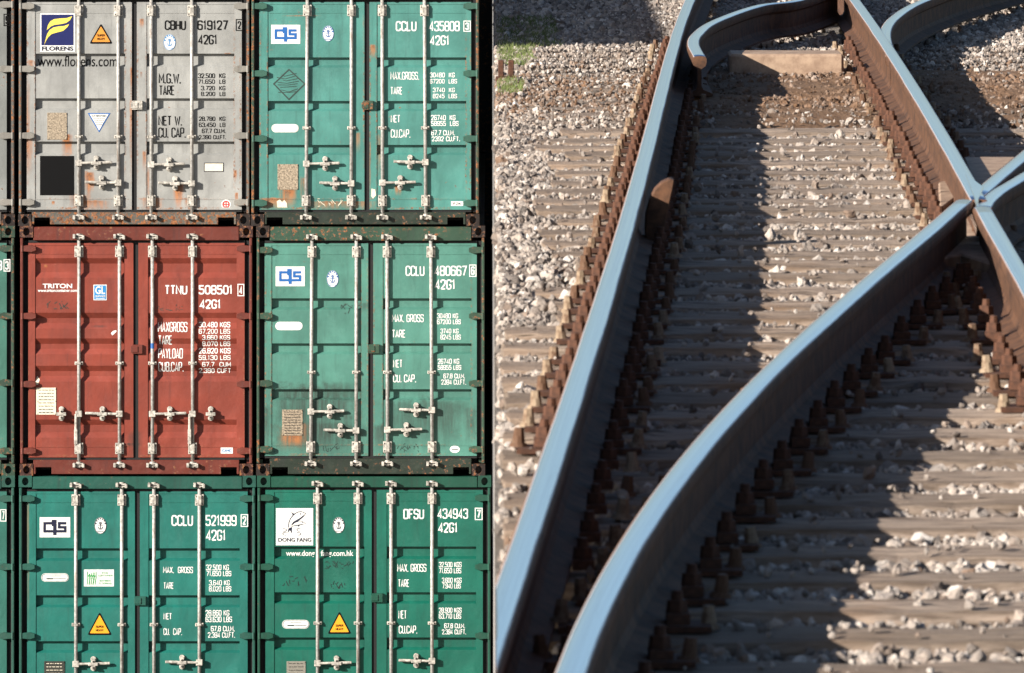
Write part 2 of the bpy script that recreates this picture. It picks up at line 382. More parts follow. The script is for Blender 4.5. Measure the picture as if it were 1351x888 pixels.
        s.B(m, pa, pb, tp, tp+.7, W_PANEL-.004, W_PANEL+.01) if tp < s.prof[1][0]-2 else None
        s.B(m, pa, pb, bp, bp+.7, W_PANEL-.004, W_PANEL+.01) if bp > s.prof[-2][0]+2 else None
        return m.build('door', mat, s.root, .0)
    def hinges(s, door, sg, ys, mat):
        xp = s.x0+9.4 if sg < 0 else s.x1-9.4
        for y in ys:
            m = MB(); k = -sg                                   # k points to the leaf
            P = [(xp-k*8.0, y-3.4), (xp-k*8.0, y+3.4), (xp+k*6, y+4.6), (xp+k*12, y+2.6), (xp+k*12, y-2.6), (xp+k*6, y-4.6)]
            if k > 0: P = P[::-1]
            m.prism([(s.u(x), s.v(q)) for x, q in P][::-1], -.006, .03)
            m.cyl((s.u(xp-k*6.2), -.002, s.v(y+4.6)), (s.u(xp-k*6.2), -.002, s.v(y-4.6)), .013, 10)
            m.build('hinge', mat, door, .003)
    def rod(s, x, tilt, ytop, ymid, ybot, ccam, handle=None):
        r = s.root; u, v = s.u, s.v; WC = .0205
        X = lambda y: u(x + tilt*(y-ymid))
        m = MB(); m.cyl((X(ytop-3), WC, v(s.dt-12)), (X(ybot), WC, v(s.db+12)), .018, 14)
        rod = m.build('lock_rod', M['rod'], r, smooth=False)
        for p in rod.data.polygons: p.use_smooth = len(p.vertices) == 4
        def bracket(y, w_, h_, mt):
            b = MB(); xc = X(y)
            b.box(xc-w_/2/S, xc+w_/2/S, .016, .030, v(y+h_/2), v(y-h_/2))
            b.box(xc-.022, xc+.022, -.006, .02, v(y+h_/2)+.006, v(y-h_/2)-.006)
            b.cur = 1
            for sx in (-1, 1):
                for sy in ((-.32, .32) if h_ > 9 else (0,)):
                    b.cyl((xc+sx*(w_/2-1.7)/S, .017, v(y)+sy*h_/S), (xc+sx*(w_/2-1.7)/S, .004, v(y)+sy*h_/S), .0085, 8)
            return b.build('rod_bracket', [mt, M['void']], rod, .003)
        bracket(s.dt+11, 11.5, 15, M['hard']); bracket(ymid, 11, 4.4, M['hard']); bracket(s.db-12, 11.5, 15, M['hard'])
        for y, sgn in ((s.dt-9, 1), (s.db+9, -1)):              # cam and keeper at both ends
            b = MB(); xc = X(y)
            b.box(xc-.048, xc+.048, -.022, .008, v(y)-.018, v(y)+.018)
            b.cyl((xc, WC-.018, v(y)-.030), (xc, WC-.018, v(y)+.030), .027, 10); b.cur = 1; b.box(xc-.034, xc+.034, -.026, -.02, v(y)-.006, v(y)+.008); b.cur = 0
            b.box(xc-.060, xc-.034, -.05, .008, v(y)+.004*sgn-.022, v(y)+.004*sgn+.022); b.box(xc+.034, xc+.060, -.046, .008, v(y)-.028, v(y)+.012)
            b.build('cam_keeper', [ccam, M['void']], rod, .003)
        if handle:
            y, dr, ln, rx = handle
            xc = X(y); b = MB()
            b.box(xc-.034, xc+.034, -.022, .012, v(y)-.032, v(y)+.032)
            if dr in (-1, 1):
                b.cyl((xc+dr*.02, -.014, v(y)), (xc+dr*ln/S, .006, v(y)+.006), .015, 8, .0125)
                b.cyl((xc+dr*ln/S*.62, -.001, v(y)+.003), (xc+dr*ln/S, .004, v(y)+.006), .0165, 8, .016)
            else:
                b.cyl((xc-.03, -.012, v(y)), (xc-.03, .004, v(y+ln)), .015, 8, .018)
                b.box(xc-.048, xc-.012, -.018, -.004, v(y+ln), v(y+ln*.5))
            b.build('handle', M['hard'] if ccam is not M['hard_dark'] else M['hard_dark'], rod, .005)
            c = MB(); xx = u(rx)
            c.cyl((xx, .034, v(y-6)), (xx, .020, v(y-6)), .030, 10); c.cyl((xx, .034, v(y+6)), (xx, .020, v(y+6)), .030, 10)
            c.box(xx-.022, xx+.022, -.020, .034, v(y+7), v(y-7)); c.box(xx-.05, xx+.05, -.028, -.018, v(y)-.018, v(y)+.018)
            c.cur = 1; c.cyl((xx, -.02, v(y-3.5)), (xx, -.036, v(y-3.5)), .012, 8); c.cyl((xx, -.02, v(y+4.5)), (xx, -.036, v(y+4.5)), .012, 8)
            c.build('handle_retainer', [M['hard'], M['void']], r, .003)
    def assemble(s, hinge_y, ymid, handles, tilt=0.0, cam=None, only_right=False, lock=None):
        fm = s.mats['frame']; s.shell(fm, s.mats['side'])
        s.left = s.leaf(s.x0+11, s.seam-3.3, s.panels[0], s.mats['door']); s.right = s.leaf(s.seam+3.3, s.x1-11, s.panels[1], s.mats['door'])
        s.hinges(s.left, -1, hinge_y, s.mats.get('hinge', fm)); s.hinges(s.right, 1, hinge_y, s.mats.get('hinge', fm))
        for i, x in enumerate(s.bars):
            s.rod(x, tilt*(x-s.cx)/150., s.dt, ymid, s.db, cam or M['hard'], handles.get(i))
        if lock:
            m = MB(); x, y = lock
            s.B(m, x-7, x+7, y-6, y+6, .004, .032); s.B(m, x-8.5, x+1, y-4, y+4, -.004, .02)
            m.build('door_stop_plate', s.mats.get('lock', fm), s.root, .004)
    def text(s, door, mat, lines, lay=1):
        for l in lines:
            k = l[0].find('  ')
            for rg in ([None] if k < 0 else [(0, k), (k, 99)]): s.decal('lettering', text_shape(*l[:5], only=rg), mat, door, lay)

def boxed(c, door, mat, ch, x0, x1, y0, y1):
    c.decal('lettering', merge(frame_shape(x0, x1, y0, y1, 1.2), text_shape(ch, x0+1.7, x1-1.7, y0+2.0, y1-2.0, .2)), mat, door, 1, flat=W_BORDER)
def cls_logo(c, door, x0, x1, y0, y1, ink):
    k = (x1-x0)/38.5; c.decal('logo_sticker', rect(x0, x1, y0, y1), M['white'], door, 1)
    X = lambda a: x0+a*k; Y = lambda b: y0+b*(y1-y0)/25.0
    t = 3.2*k
    sh = merge(stroke([(X(16), Y(7.4)), (X(6.2), Y(7.4)), (X(6.2), Y(17.4)), (X(20), Y(17.4))], t),
               rect(X(15.2), X(21.2), Y(3), Y(11)), rect(X(17), X(21.2), Y(11), Y(22.2)),
               stroke([(X(33.5), Y(7.4)), (X(24.5), Y(7.4)), (X(24.5), Y(12.4)), (X(32.2), Y(12.4)), (X(32.2), Y(17.4)), (X(21), Y(17.4))], t))
    c.decal('logo_print', sh, ink, door, 2)
def emblem(c, door, cx, cy, rx, ry, ink):
    c.decal('class_emblem', oval(cx, cy, rx, ry), M['white'], door, 1)
    arc = [(cx+(rx-1.6)*math.cos(a), cy+(ry-1.8)*math.sin(a)) for a in np.linspace(-math.pi*.93, -math.pi*.07, 14)]
    dots = [ribbon([arc[i], arc[i+1]], 1.5) for i in range(0, 13, 2)]
    sh = merge(ring(cx, cy, rx-.4, ry-.4, .5), *dots, stroke([(cx, cy-ry*.38), (cx, cy+ry*.42)], .9), stroke([(cx-rx*.38, cy+ry*.12), (cx-rx*.2, cy+ry*.42), (cx+rx*.2, cy+ry*.42), (cx+rx*.38, cy+ry*.12)], .8),
               ring(cx, cy-ry*.3, rx*.22, ry*.13, .6, 10), stroke([(cx-rx*.45, cy-ry*.05), (cx+rx*.45, cy-ry*.05)], .6), stroke([(cx-rx*.5, cy+ry*.72), (cx+rx*.5, cy+ry*.72)], .7))
    c.decal('emblem_print', sh, ink, door, 2)
def warn(c, door, x0, x1, y0, y1, fill):
    cx = (x0+x1)/2
    def tri(k): return [(cx, y0+k*1.6), (x0+k*1.35, y1-k), (x1-k*1.35, y1-k)]
    c.decal('warning_sticker', pg(*chamfer(tri(0), True, 3)), M['black'], door, 1)
    c.decal('warning_face', pg(*chamfer(tri(2.4), True, 1.5)), fill, door, 2)
    c.decal('lettering', text_shape('SUPER', cx-5, cx+5, y1-12.6, y1-9.6, .26), M['black'], door, 3); c.decal('lettering', text_shape('HEAVY', cx-5, cx+5, y1-8, y1-5, .26), M['black'], door, 3)
def plate(c, door, x0, x1, y0, y1, mat, lines=0, ink=None):
    m = MB(); d = c.depth((x0+x1)/2, y0+1)
    c.B(m, x0, x1, y0, y1, d-.006, d+.002)
    for x in (x0+1.3, x1-1.3):
        for y in (y0+1.3, (y0+y1)/2, y1-1.3): m.cyl((c.u(x), d-.006, c.v(y)), (c.u(x), d-.011, c.v(y)), .007, 7)
    m.build('data_plate', mat, door, .0)
    if lines:
        rr = random.Random(int(x0*7+y0)); sh = []
        for k in range(lines):
            yy = y0+3+(y1-y0-6)*k/(lines-1); x = x0+3
            while x < x1-3:
                l = rr.uniform(1.2, 4.5); sh.append(stroke([(x, yy), (min(x+l, x1-3), yy)], .8)); x += l+rr.uniform(.7, 1.6)
        c.decal('plate_print', merge(*sh), ink, door, 1, flat=d-.007)
def pill_label(c, door, x0, x1, y0, y1, ink=None):
    c.decal('pill_label', pill(x0, x1, y0, y1), M['white'], door, 1)
    if ink:
        cy = (y0+y1)/2
        c.decal('label_print', merge(ribbon([(p[0], p[1]) for p in pill(x0+1, x1-1, y0+1, y1-1)[0]], .5, True), stroke([(x0+7, cy+1.6), (x0+16, cy+1.6)], 1.7), stroke([(x0+17, cy+1.6), (x1-4, cy+1.6)], .8), stroke([(x0+11, cy-2), (x1-10, cy-2)], .7)), ink, door, 2)
def scribble(c, door, x0, x1, y0, y1, mat, n, seed, wd=.6):
    rr = random.Random(seed); sh = []; cw = (x1-x0)/n
    for i in range(n):
        a = x0+i*cw
        for k in range(rr.randint(2, 4)):
            p = [(a+rr.uniform(0, cw*.9), rr.uniform(y0, y1))]
            for j in range(rr.randint(1, 2)): p.append((min(max(p[-1][0]+rr.uniform(-.7, .9)*cw, a-1), a+cw), min(max(p[-1][1]+rr.uniform(-.6, .7)*(y1-y0), y0), y1)))
            sh.append(stroke(p, wd))
    c.decal('marker_scribble', merge(*sh), mat, door, 1)

def mats(tagname, door, frame=None, rust=.3, frust=.55, grime=.4, side=None, stains=(), dark=(), strips=(), **kw):
    d = dict(door=paint(tagname+' door paint', door, rust, grime, stains, dark, strips=strips), frame=paint(tagname+' frame paint', frame or door, frust, grime+.2))
    d['side'] = paint(tagname+' side paint', side or door, rust, .4); d.update(kw); return d
def loc(cx, y1, lst):            # photo-plane stain list -> container metres
    return [((x-cx)/S, (y1-y)/S, hw/S, h/S, k) for x, y, hw, h, k in lst]

def edges(cx, y1, xs, ya, yb, k=.9, w=1.8):      # chipped seams down the leaves and along their lower edge
    out = [((x-w-cx)/S, (x+w-cx)/S, (y1-yb)/S, (y1-ya)/S, k) for x in xs]
    return out + [((min(xs)-cx)/S, (max(xs)-cx)/S, (y1-yb)/S, (y1-yb+4)/S, k), ((min(xs)-cx)/S, (max(xs)-cx)/S, (y1-yb+13)/S, (y1-yb+16)/S, k*.8)]
ROW1, ROW2, ROW3 = (-31.5, 298), (298, 627.5), (627.5, 957)
rustsill = paint('rusty sill', (120, 118, 108), .95, .8); rustgreen = paint('rusty green sill', (46, 62, 48), .6, 1.0)
rustcast = paint('rusty casting', (46, 32, 24), .7, .9)

# --- grey container, top row
b = (24, 329.8) + ROW1; cx = (b[0]+b[1])/2
c = Container(b, (3, 277), 177, (104, 156, 199.5, 253), ((71, 88.5), (130, 146), (187, 205)), ((46, 165), (193, 309)),
    mats('grey', (204, 205, 200), (128, 128, 120), .34, .85, .45, strips=edges(cx, b[3], (36, 46, 165, 173, 181, 193, 309, 317), 3, 277), stains=loc(cx, b[3], [(88, 178, 9, 38, .95), (118, 228, 8, 30, .9), (117, 228, 4, 55, .6), (236, 243, 9, 30, .95), (236, 248, 6, 40, .6), (104, 258, 14, 22, .8), (120, 265, 30, 14, .6), (174, 90, 3.5, 40, .9), (173, 130, 3, 120, .55), (186, 95, 2, 10, .8), (40, 80, 6, 20, .6), (39, 180, 5, 60, .5), (37, 120, 3, 150, .5), (190, 200, 3, 30, .8), (195, 225, 3, 60, .6), (200, 262, 16, 20, .8), (252, 262, 10, 18, .7), (310, 225, 3, 16, .8), (312, 255, 3, 20, .8), (187, 25, 4, 14, .7), (300, 70, 6, 3, .7), (70, 266, 3, 6, .9)]),
         sill=rustsill, cast=rustcast, hinge=paint('grey hinge', (176, 172, 162), .5, .6), lock=M['hard']))
c.assemble((8, 91, 179, 267), 180.5, {0: (215, 1, 44, 127), 1: (241, -1, 44, 134), 2: (217, 1, 44, 223), 3: (242, -1, 44, 231)}, lock=(181, 139))
tag(c.root, 'light grey shipping container with rust streaks and www.florens.com on its door', 'shipping container', 'stacked shipping containers')
L, Rt = c.left, c.right
c.decal('logo_sticker', rect(52.5, 98.5, 17.5, 68.5), M['white'], L, 1); c.decal('logo_field', rect(54.3, 96.7, 19.5, 60), M['navy'], L, 2)
sw = lambda pts: pg(*pts)
c.decal('logo_print', merge(
    sw([(58, 59.5), (61, 53), (63.5, 49), (68, 45), (75, 43), (83, 41), (89, 35.5), (91, 32), (84, 34.5), (77, 35), (70, 36.5), (65, 40), (62, 45), (60.5, 50)][::-1]),
    sw([(61.5, 40), (63, 33.5), (66, 28.5), (71, 25.5), (79, 24.5), (88, 24), (95, 21.5), (92, 27), (87, 30.5), (80, 32), (72, 33), (67, 35)][::-1])), M['yellow'], L, 3)
c.decal('lettering', font_shape('FLORENS', 55, 96.5, 61.4, 67.2, .035), M['deepnavy'], L, 2)
warn(c, L, 117.5, 148.5, 31, 58, M['dull_orange'])
URL = 'www.florens.com'; c.decal('lettering', font_shape(URL, 49, 154, 74, 88.2, .004), M['black'], L, 1)
plate(c, L, 62, 88, 149, 184.5, M['plate'])
c.decal('notice_sticker', pg((115.5, 149.5), (130.5, 175), (145.5, 149.5)), M['blue'], L, 1); c.decal('notice_face', pg((118, 150.8), (130.5, 172.4), (143, 150.8)), M['white'], L, 2)
c.decal('lettering', merge(text_shape('ATTENTION', 121, 140, 152, 154.4, .22), *[stroke([(122.5+k*1.3, 157+k*2.6), (138.5-k*1.3, 157+k*2.6)], .6) for k in range(4)]), M['ghost'], L, 3)
c.decal('black_patch', rect(52.5, 97.5, 206, 258), M['black'], L, 1)
c.text(Rt, M['black'], [('CBHU', 217, 245, 27, 40), ('619127', 260, 300.5, 27, 40), ('42G1', 261, 286.5, 46, 59), ('M.G.W.', 209, 238.5, 97, 110.5), ('TARE', 209.5, 230, 113, 126), ('32.500  KG', 261, 297, 97, 103.5), ('71.650  LB', 261, 297, 105, 111), ('3.720  KG', 265, 297, 113.5, 119.5), ('8.200  LB', 265, 297, 121.3, 127),
    ('NET W.', 208.5, 240, 153, 166), ('CU. CAP.', 208.5, 245, 168.5, 182), ('28.780  KG', 262, 297, 154, 160), ('63.450  LB', 262, 297, 162, 168), ('67.7 CU.M.', 266, 297.5, 170, 176), ('2.390 CU.FT.', 262, 298, 178.5, 184)])
boxed(c, Rt, M['black'], '2', 311.5, 319.5, 26, 40.5); emblem(c, Rt, 223.5, 56, 8, 10.5, M['sky'])
c.decal('paper_label', rect(269, 295, 215, 227), M['deepnavy'], Rt, 1); c.decal('label_face', rect(270, 294, 216, 226), M['cream'], Rt, 2)
c.decal('round_sticker', oval(298, 270, 6.4, 6.4), M['white'], Rt, 1); c.decal('sticker_print', merge(ring(298, 270, 4, 4, 1.6), stroke([(298, 266), (298, 274)], 1.2), stroke([(294, 270), (302, 270)], 1.2)), M['red'], Rt, 2)

# --- teal container, top row
b = (331, 632.5) + ROW1; cx = (b[0]+b[1])/2
c = Container(b, (3, 277), 484, (404.5, 463.5, 504.5, 561), ((76, 89.5), (133.5, 147), (191.5, 205)), ((353, 463), (497, 615)),
    mats('teal', (98, 176, 164), (66, 96, 76), .36, .85, .5, strips=edges(cx, b[3], (343, 353, 463, 480, 488, 497, 615, 621), 3, 277), stains=loc(cx, b[3], [(380, 250, 14, 28, .8), (492, 60, 5, 20, .7), (472, 175, 4, 30, .5), (500, 180, 3, 60, .5), (360, 262, 30, 18, .7), (450, 266, 60, 12, .6), (525, 246, 6, 14, .7), (400, 235, 5, 40, .5), (487, 190, 3, 90, .6), (398, 20, 30, 3, .5)]),
         sill=rustgreen, cast=rustcast, hinge=paint('teal hinge', (64, 118, 100), .4, .7)))
c.assemble((8, 97, 183, 268), 169, {0: (216, 1, 44, 429), 1: (242, -1, 42, 442), 3: (214, -1, 42, 541), 2: (241, 1, 44, 528)}, tilt=.012, lock=(485.5, 139))
tag(c.root, 'teal shipping container CCLU 435808 beside the grey one, diamond placard scar on door', 'shipping container', 'stacked shipping containers')
L, Rt = c.left, c.right
cls_logo(c, L, 357.5, 396, 33, 58, M['blue']); emblem(c, L, 432.8, 44.5, 7.6, 10.4, M['blue'])
c.decal('placard_scar', merge(stroke([(381, 92), (402, 111), (381, 131.5), (361, 111)], 1.6, True), *[stroke([(367+random.Random(k).uniform(-3, 6), 99+k*3.3), (375+k, 101+k*3.1+random.Random(k+9).uniform(-2, 2)), (396-random.Random(k+5).uniform(0, 8), 97+k*3.4)], .8) for k in range(8)]), M['ghost'], L, 1)
pill_label(c, L, 358, 394, 164, 175, M['cream']); plate(c, L, 366, 393, 217, 250.5, M['plate'])
c.decal('torn_label', pg((365, 266), (369, 263.5), (372, 267), (375, 264), (378, 268), (379.5, 277), (372, 275), (366, 277.5)), M['cream'], L, 1)
scribble(c, L, 420, 452, 262, 273, M['cream'], 4, 5, .7); c.decal('torn_label', pg((490, 249), (495, 250.5), (496, 258), (492, 262.5), (489.5, 259)), M['cream'], Rt, 1)
c.text(Rt, M['white'], [('CCLU', 522, 549.5, 28, 41.5), ('435808', 566, 606.5, 28, 41.5), ('42G1', 567, 593, 47, 60), ('MAX.GROSS.', 515, 553, 95, 105.5), ('TARE', 515, 531, 115, 125), ('30480  KG', 567, 600, 96, 102.5), ('67200  LBS', 567, 603, 104.5, 110.5), ('3740  KG', 571, 600, 116, 122), ('8245  LBS', 571, 603, 124, 130),
    ('NET', 515.5, 528, 152, 162), ('CU.CAP.', 515.5, 541.5, 171, 182), ('26740  KG', 568.5, 601, 152, 159), ('58955  LBS', 568.5, 605, 160, 166.5), ('67.7 CU.M.', 569, 600, 172, 179), ('2392 CU.FT.', 569.5, 607, 180.3, 186.8)])
boxed(c, Rt, M['white'], '3', 612, 620.5, 28, 41.5)
c.decal('paper_label', rect(595, 611, 266, 272), M['white'], Rt, 1); c.decal('lettering', text_shape('FZK', 598, 608, 267.4, 270.8, .2), M['ink'], Rt, 2)

# --- red container, middle row
b = (26, 333.5) + ROW2; cx = (b[0]+b[1])/2
c = Container(b, (321, 604), 179, (104, 157.6, 201, 254), ((341, 367), (413, 434), (447, 468), (483, 504), (554, 578)), ((46, 163.5), (195, 312)),
    mats('red', (178, 80, 60), (136, 60, 44), .3, .55, .45, strips=edges(cx, b[3], (37, 322), 322, 604, .5), stains=loc(cx, b[3], [(60, 350, 3, 5, .6)]), dark=loc(cx, b[3], [(178, 570, 12, 50, .5), (175, 585, 14, 6, .7), (130, 430, 12, 4, .5)]), cast=paint('red casting', (80, 40, 30), .8, .9)), deep=.034, lip=(7.5, 7))
c.assemble((328, 417, 507, 595), 479.5, {0: (546, 0, 40, 81), 1: (546, -1, 45, 135), 2: (546, 1, 45, 224), 3: (546, 0, 40, 278)}, lock=(181, 461))
tag(c.root, 'brick red shipping container TTNU 508501 in the middle row', 'shipping container', 'stacked shipping containers')
L, Rt = c.left, c.right
c.decal('lettering', font_shape('TRITON', 56, 95, 374.6, 380.8, .03), M['white'], L, 1); c.decal('lettering', font_shape('www.tritoncontainer.com', 49.5, 101.5, 381.8, 385.6, .03), M['white'], L, 1)
c.decal('logo_sticker', rect(123, 140.5, 376, 396.5), M['white'], L, 1); c.decal('logo_field', rect(124, 139.5, 377, 395.5), M['sky'], L, 2)
c.decal('lettering', merge(font_shape('GL', 125.5, 138.5, 378, 388.5, .02), text_shape('CERTIFIED', 125.5, 138.5, 390, 392.6, .25), stroke([(126, 394.4), (138, 394.4)], .7)), M['white'], L, 3)
plate(c, L, 47.5, 73.5, 512, 547.5, M['cream'], 8, M['ghost']); scribble(c, L, 60, 90, 398, 408, M['ghost'], 4, 3, .8)
c.decal('torn_label', pg((146, 440), (149, 437), (153, 436), (153.5, 438), (148, 443)), M['white'], L, 1); c.decal('torn_label', pg((45.5, 508), (48.5, 497), (52, 501), (50, 508)), M['cream'], L, 1)
scribble(c, Rt, 208, 246, 402, 410, M['ghost'], 4, 13, .5)
c.text(Rt, M['white'], [('TTNU', 217, 247, 376.5, 389), ('508501', 262, 307, 376.5, 389), ('42G1', 263, 291.5, 395.5, 408), ('MAXGROSS', 208, 247, 425.5, 438.5), ('TARE', 208.5, 227, 443, 455.5), ('PAYLOAD', 208.5, 241, 460.5, 473.5), ('CUB.CAP.', 208.5, 242, 478, 491), ('30.480 KGS', 262, 303.5, 425.5, 432.5), ('67.200 LBS', 262, 303.5, 434.2, 440.8), ('3.660 KGS', 266.5, 303.5, 442.5, 449), ('8.070 LBS', 266.5, 303.5, 451.2, 457.5),
    ('26.820 KGS', 262, 304, 460, 467), ('59.130 LBS', 262, 304, 469, 475.5), ('67.7  CUM', 266.5, 304.5, 478, 484.5), ('2.390 CUFT', 262, 304.5, 486.5, 493)])
boxed(c, Rt, M['white'], '4', 313.8, 321.5, 375.5, 390.5)
c.decal('paper_label', rect(291, 307, 591, 599), M['white'], Rt, 1); c.decal('lettering', text_shape('CIMC', 293, 305, 593.2, 596.8, .2), M['sky'], Rt, 2)
tp = MB(); tp.cyl((c.u(201), .0205, c.v(460)), (c.u(201), .0205, c.v(453)), .019, 12); tp.build('blue_tape', M['blue'], c.root)

# --- green container, middle row
b = (338, 640) + ROW2; cx = (b[0]+b[1])/2
c = Container(b, (321.5, 602), 489, (410.6, 470, 511, 569.5), ((394, 409), (453.5, 468), (514, 528.5)), ((358, 476), (505, 622)),
    mats('weathered green', (102, 172, 154), (62, 98, 76), .3, .7, .4, strips=edges(cx, b[3], (350, 358, 476, 485, 493, 505, 622), 322, 602, .7), stains=loc(cx, b[3], [(386, 574, 16, 18, .8), (388, 560, 26, 40, .4)]),
         dark=loc(cx, b[3], [(415, 510, 75, 100, .75), (420, 560, 80, 50, .6), (560, 530, 75, 80, .6), (500, 560, 9, 50, .7), (622, 540, 12, 60, .5), (478, 400, 12, 14, .5), (350, 540, 8, 70, .6)]), sill=rustgreen, cast=rustcast))
c.assemble((330, 417, 506, 593), 491.5, {0: (543, 1, 44, 435), 1: (568, -1, 43, 449), 3: (541, -1, 43, 549), 2: (567, 1, 46, 536)}, tilt=.012, lock=(493.5, 460.5))
tag(c.root, 'faded green shipping container CCLU 480667 beside the red one, sooty along the bottom', 'shipping container', 'stacked shipping containers')
L, Rt = c.left, c.right
cls_logo(c, L, 363.5, 402, 352, 378, M['blue']); emblem(c, L, 438.7, 368.3, 7.9, 11.2, M['blue']); pill_label(c, L, 363, 399, 425, 436)
plate(c, L, 372, 399, 541, 575, M['plate'], 9, M['ink']); scribble(c, L, 446, 474, 402, 414, M['ghost'], 3, 21, .9)
c.decal('oval_label', oval(600, 593.3, 6.6, 4.8), M['white'], Rt, 1); c.decal('label_print', stroke([(596, 593.3), (604, 593.3)], 1.1), M['ghost'], Rt, 2)
scribble(c, Rt, 525, 552, 586, 597, M['ghost'], 4, 31, .6); scribble(c, L, 425, 448, 586, 597, M['ghost'], 3, 33, .6)
c.text(Rt, M['white'], [('CCLU', 535, 560, 351, 364.5), ('480667', 573, 616, 351, 364.5), ('42G1', 573.5, 601, 369, 382.5), ('MAX. GROSS', 517, 559, 415, 425.5), ('TARE', 517, 535, 435.5, 446), ('30480 KG', 576.5, 604.5, 413.8, 420.6), ('67200 LBS', 576.5, 608, 421.8, 428.2), ('3740 KG', 581, 605, 434, 440.5), ('8245 LBS', 581, 608, 441.8, 448.5), ('NET', 518.5, 531, 475, 485.5), ('CU. CAP.', 518.5, 549, 494.5, 505),
    ('26740 KG', 577.5, 606, 473.7, 480.7), ('58955 LBS', 577.5, 608.5, 482, 488.5), ('67.8 CU.M.', 585, 613.5, 493.3, 499.8), ('2394 CU.FT.', 582, 615, 501.2, 508)])
boxed(c, Rt, M['white'], '6', 619.6, 628, 350, 365)

# --- sea green container, bottom row
b = (24.5, 337.5) + ROW3; cx = (b[0]+b[1])/2
c = Container(b, (649, 933), 181, (100, 160.6, 203, 263), ((724, 740.5), (786, 802), (846.6, 862)), ((47, 168.7), (195.7, 316)),
    mats('sea green', (34, 142, 128), (34, 108, 92), .16, .4, .4, stains=loc(cx, b[3], [(36, 660, 3, 200, .3)])))
c.assemble((658, 748, 839, 925), 824.5, {0: (876, 1, 45, 123), 1: (902, -1, 44, 136), 2: (902, 1, 44, 224), 3: (874, -1, 45, 240)}, lock=(185.5, 793))
tag(c.root, 'sea green shipping container CCLU 521999 in the bottom row with a bamboo sticker', 'shipping container', 'stacked shipping containers')
L, Rt = c.left, c.right
cls_logo(c, L, 52, 92.3, 683, 709.5, M['deepnavy']); emblem(c, L, 132.2, 694, 8, 11, M['deepnavy']); pill_label(c, L, 54, 90.5, 757, 768, M['ghost'])
c.decal('eco_sticker', rect(110.5, 150, 752, 774.3), M['white'], L, 1)
c.decal('bamboo_print', merge(*[stroke([(114.5+k*2.6, 772), (115.5+k*2.7, 763+(k%2)), (114.8+k*2.9, 754.5+(k*7%4))], .9+.3*(k%2)) for k in range(5)], *[stroke([(115+k*2.5, 762+k), (118.5+k*2.2, 757.5+k*.8)], .8) for k in range(4)]), M['leaf'], L, 2)
c.text(L, M['leaf'], [('ECO', 134, 142, 755, 757.6), ('CONTAINER', 129, 148, 758.6, 761.2), ('BAMBOO', 131, 146, 765.4, 768), ('FLOORING', 130, 147, 769, 771.6)], 2)
warn(c, L, 115, 147.5, 808, 838.5, M['orange']); plate(c, L, 58, 85, 873, 905, M['plate3'], 7, M['cream'])
c.text(Rt, M['white'], [('CCLU', 226, 254.5, 680, 694.5), ('521999', 271, 312, 680, 694.5), ('42G1', 271.5, 298, 699.5, 714), ('MAX.  GROSS', 215, 254.5, 748.3, 756.8), ('TARE', 215.5, 229, 769, 777.5), ('32.500 KG', 271.5, 302, 745.5, 753), ('71.650 LBS', 272, 305, 753.8, 760.8), ('3.640 KG', 275.5, 303, 766, 773), ('8.020 LBS', 275.5, 305, 774, 781), ('NET', 215.5, 226.5, 809.5, 818), ('CU.  CAP.', 215.5, 240, 829.5, 838.5),
    ('28.860 KG', 271, 302.5, 805.5, 813), ('63.630 LBS', 271, 306, 814, 821.5), ('67.8 CU.M.', 278, 309.5, 826.5, 833.7), ('2.394 CU.FT.', 274, 310, 834.8, 842)])
boxed(c, Rt, M['white'], '2', 318, 326.5, 679.5, 695)

# --- deep green container, bottom row
b = (339, 648) + ROW3; cx = (b[0]+b[1])/2
c = Container(b, (647, 933), 493.6, (419, 472.3, 516, 570), ((721.7, 738), (782, 797), (841.7, 858)), ((361.5, 480.6), (510, 628)),
    mats('deep green', (6, 128, 106), (16, 96, 74), .14, .4, .4))
c.assemble((657, 748, 839, 925), 822.5, {0: (875, 1, 45, 444), 1: (902, -1, 44, 450), 2: (902, 1, 44, 540), 3: (872, -1, 44, 549)}, lock=(498, 789))
tag(c.root, 'deep green shipping container DFSU 434943 in the bottom row with a white dolphin sticker', 'shipping container', 'stacked shipping containers')
L, Rt = c.left, c.right
c.decal('logo_sticker', rect(364, 413, 671, 720), M['white'], L, 1)
Z = lambda *p: [(360+x/11.83, 665+y/11.83) for x, y in p]
c.decal('logo_print', merge(stroke(Z((242,372),(246,300),(270,235),(310,185),(350,150),(400,127),(450,125),(490,145),(515,150)), .9), pg(*Z((515,152),(470,185),(425,220),(375,250),(320,282),(285,325),(300,322),(335,296),(380,275),(420,252),(470,210))[::-1]),
    pg(*Z((280,130),(300,158),(308,188),(345,160),(318,152))), pg(*Z((378,252),(372,295),(402,268))), pg(*Z((243,385),(226,462),(262,410),(292,465),(296,366))), oval(*Z((430,160))[0], .9, .9, 8),
    stroke(Z((285,340),(330,303),(390,272),(440,270),(480,290),(510,312)), .6), pg(*Z((510,312),(440,322),(370,330),(310,346),(270,366),(320,352),(375,342),(440,334))[::-1]), pg(*Z((385,338),(388,362),(424,334))), oval(*Z((458,292))[0], .6, .6, 8),
    *[stroke(Z(*[(ox+34*math.cos(a)*k_, oy+22*math.sin(a)) for a in np.linspace(-2.6, 2.4, 10)]), .6) for ox, oy, k_ in ((175,412,1),(185,470,-1),(405,408,-1),(400,470,1))]), M['deepnavy'], L, 2)
c.decal('lettering', font_shape('DONG FANG', 367, 410.5, 710, 715.4, .02), M['deepnavy'], L, 2)
emblem(c, L, 446.7, 693.5, 7.8, 10.7, M['deepnavy']); pill_label(c, L, 372, 408, 818.5, 830, M['ghost']); warn(c, L, 432, 463.5, 807, 837, M['orange'])
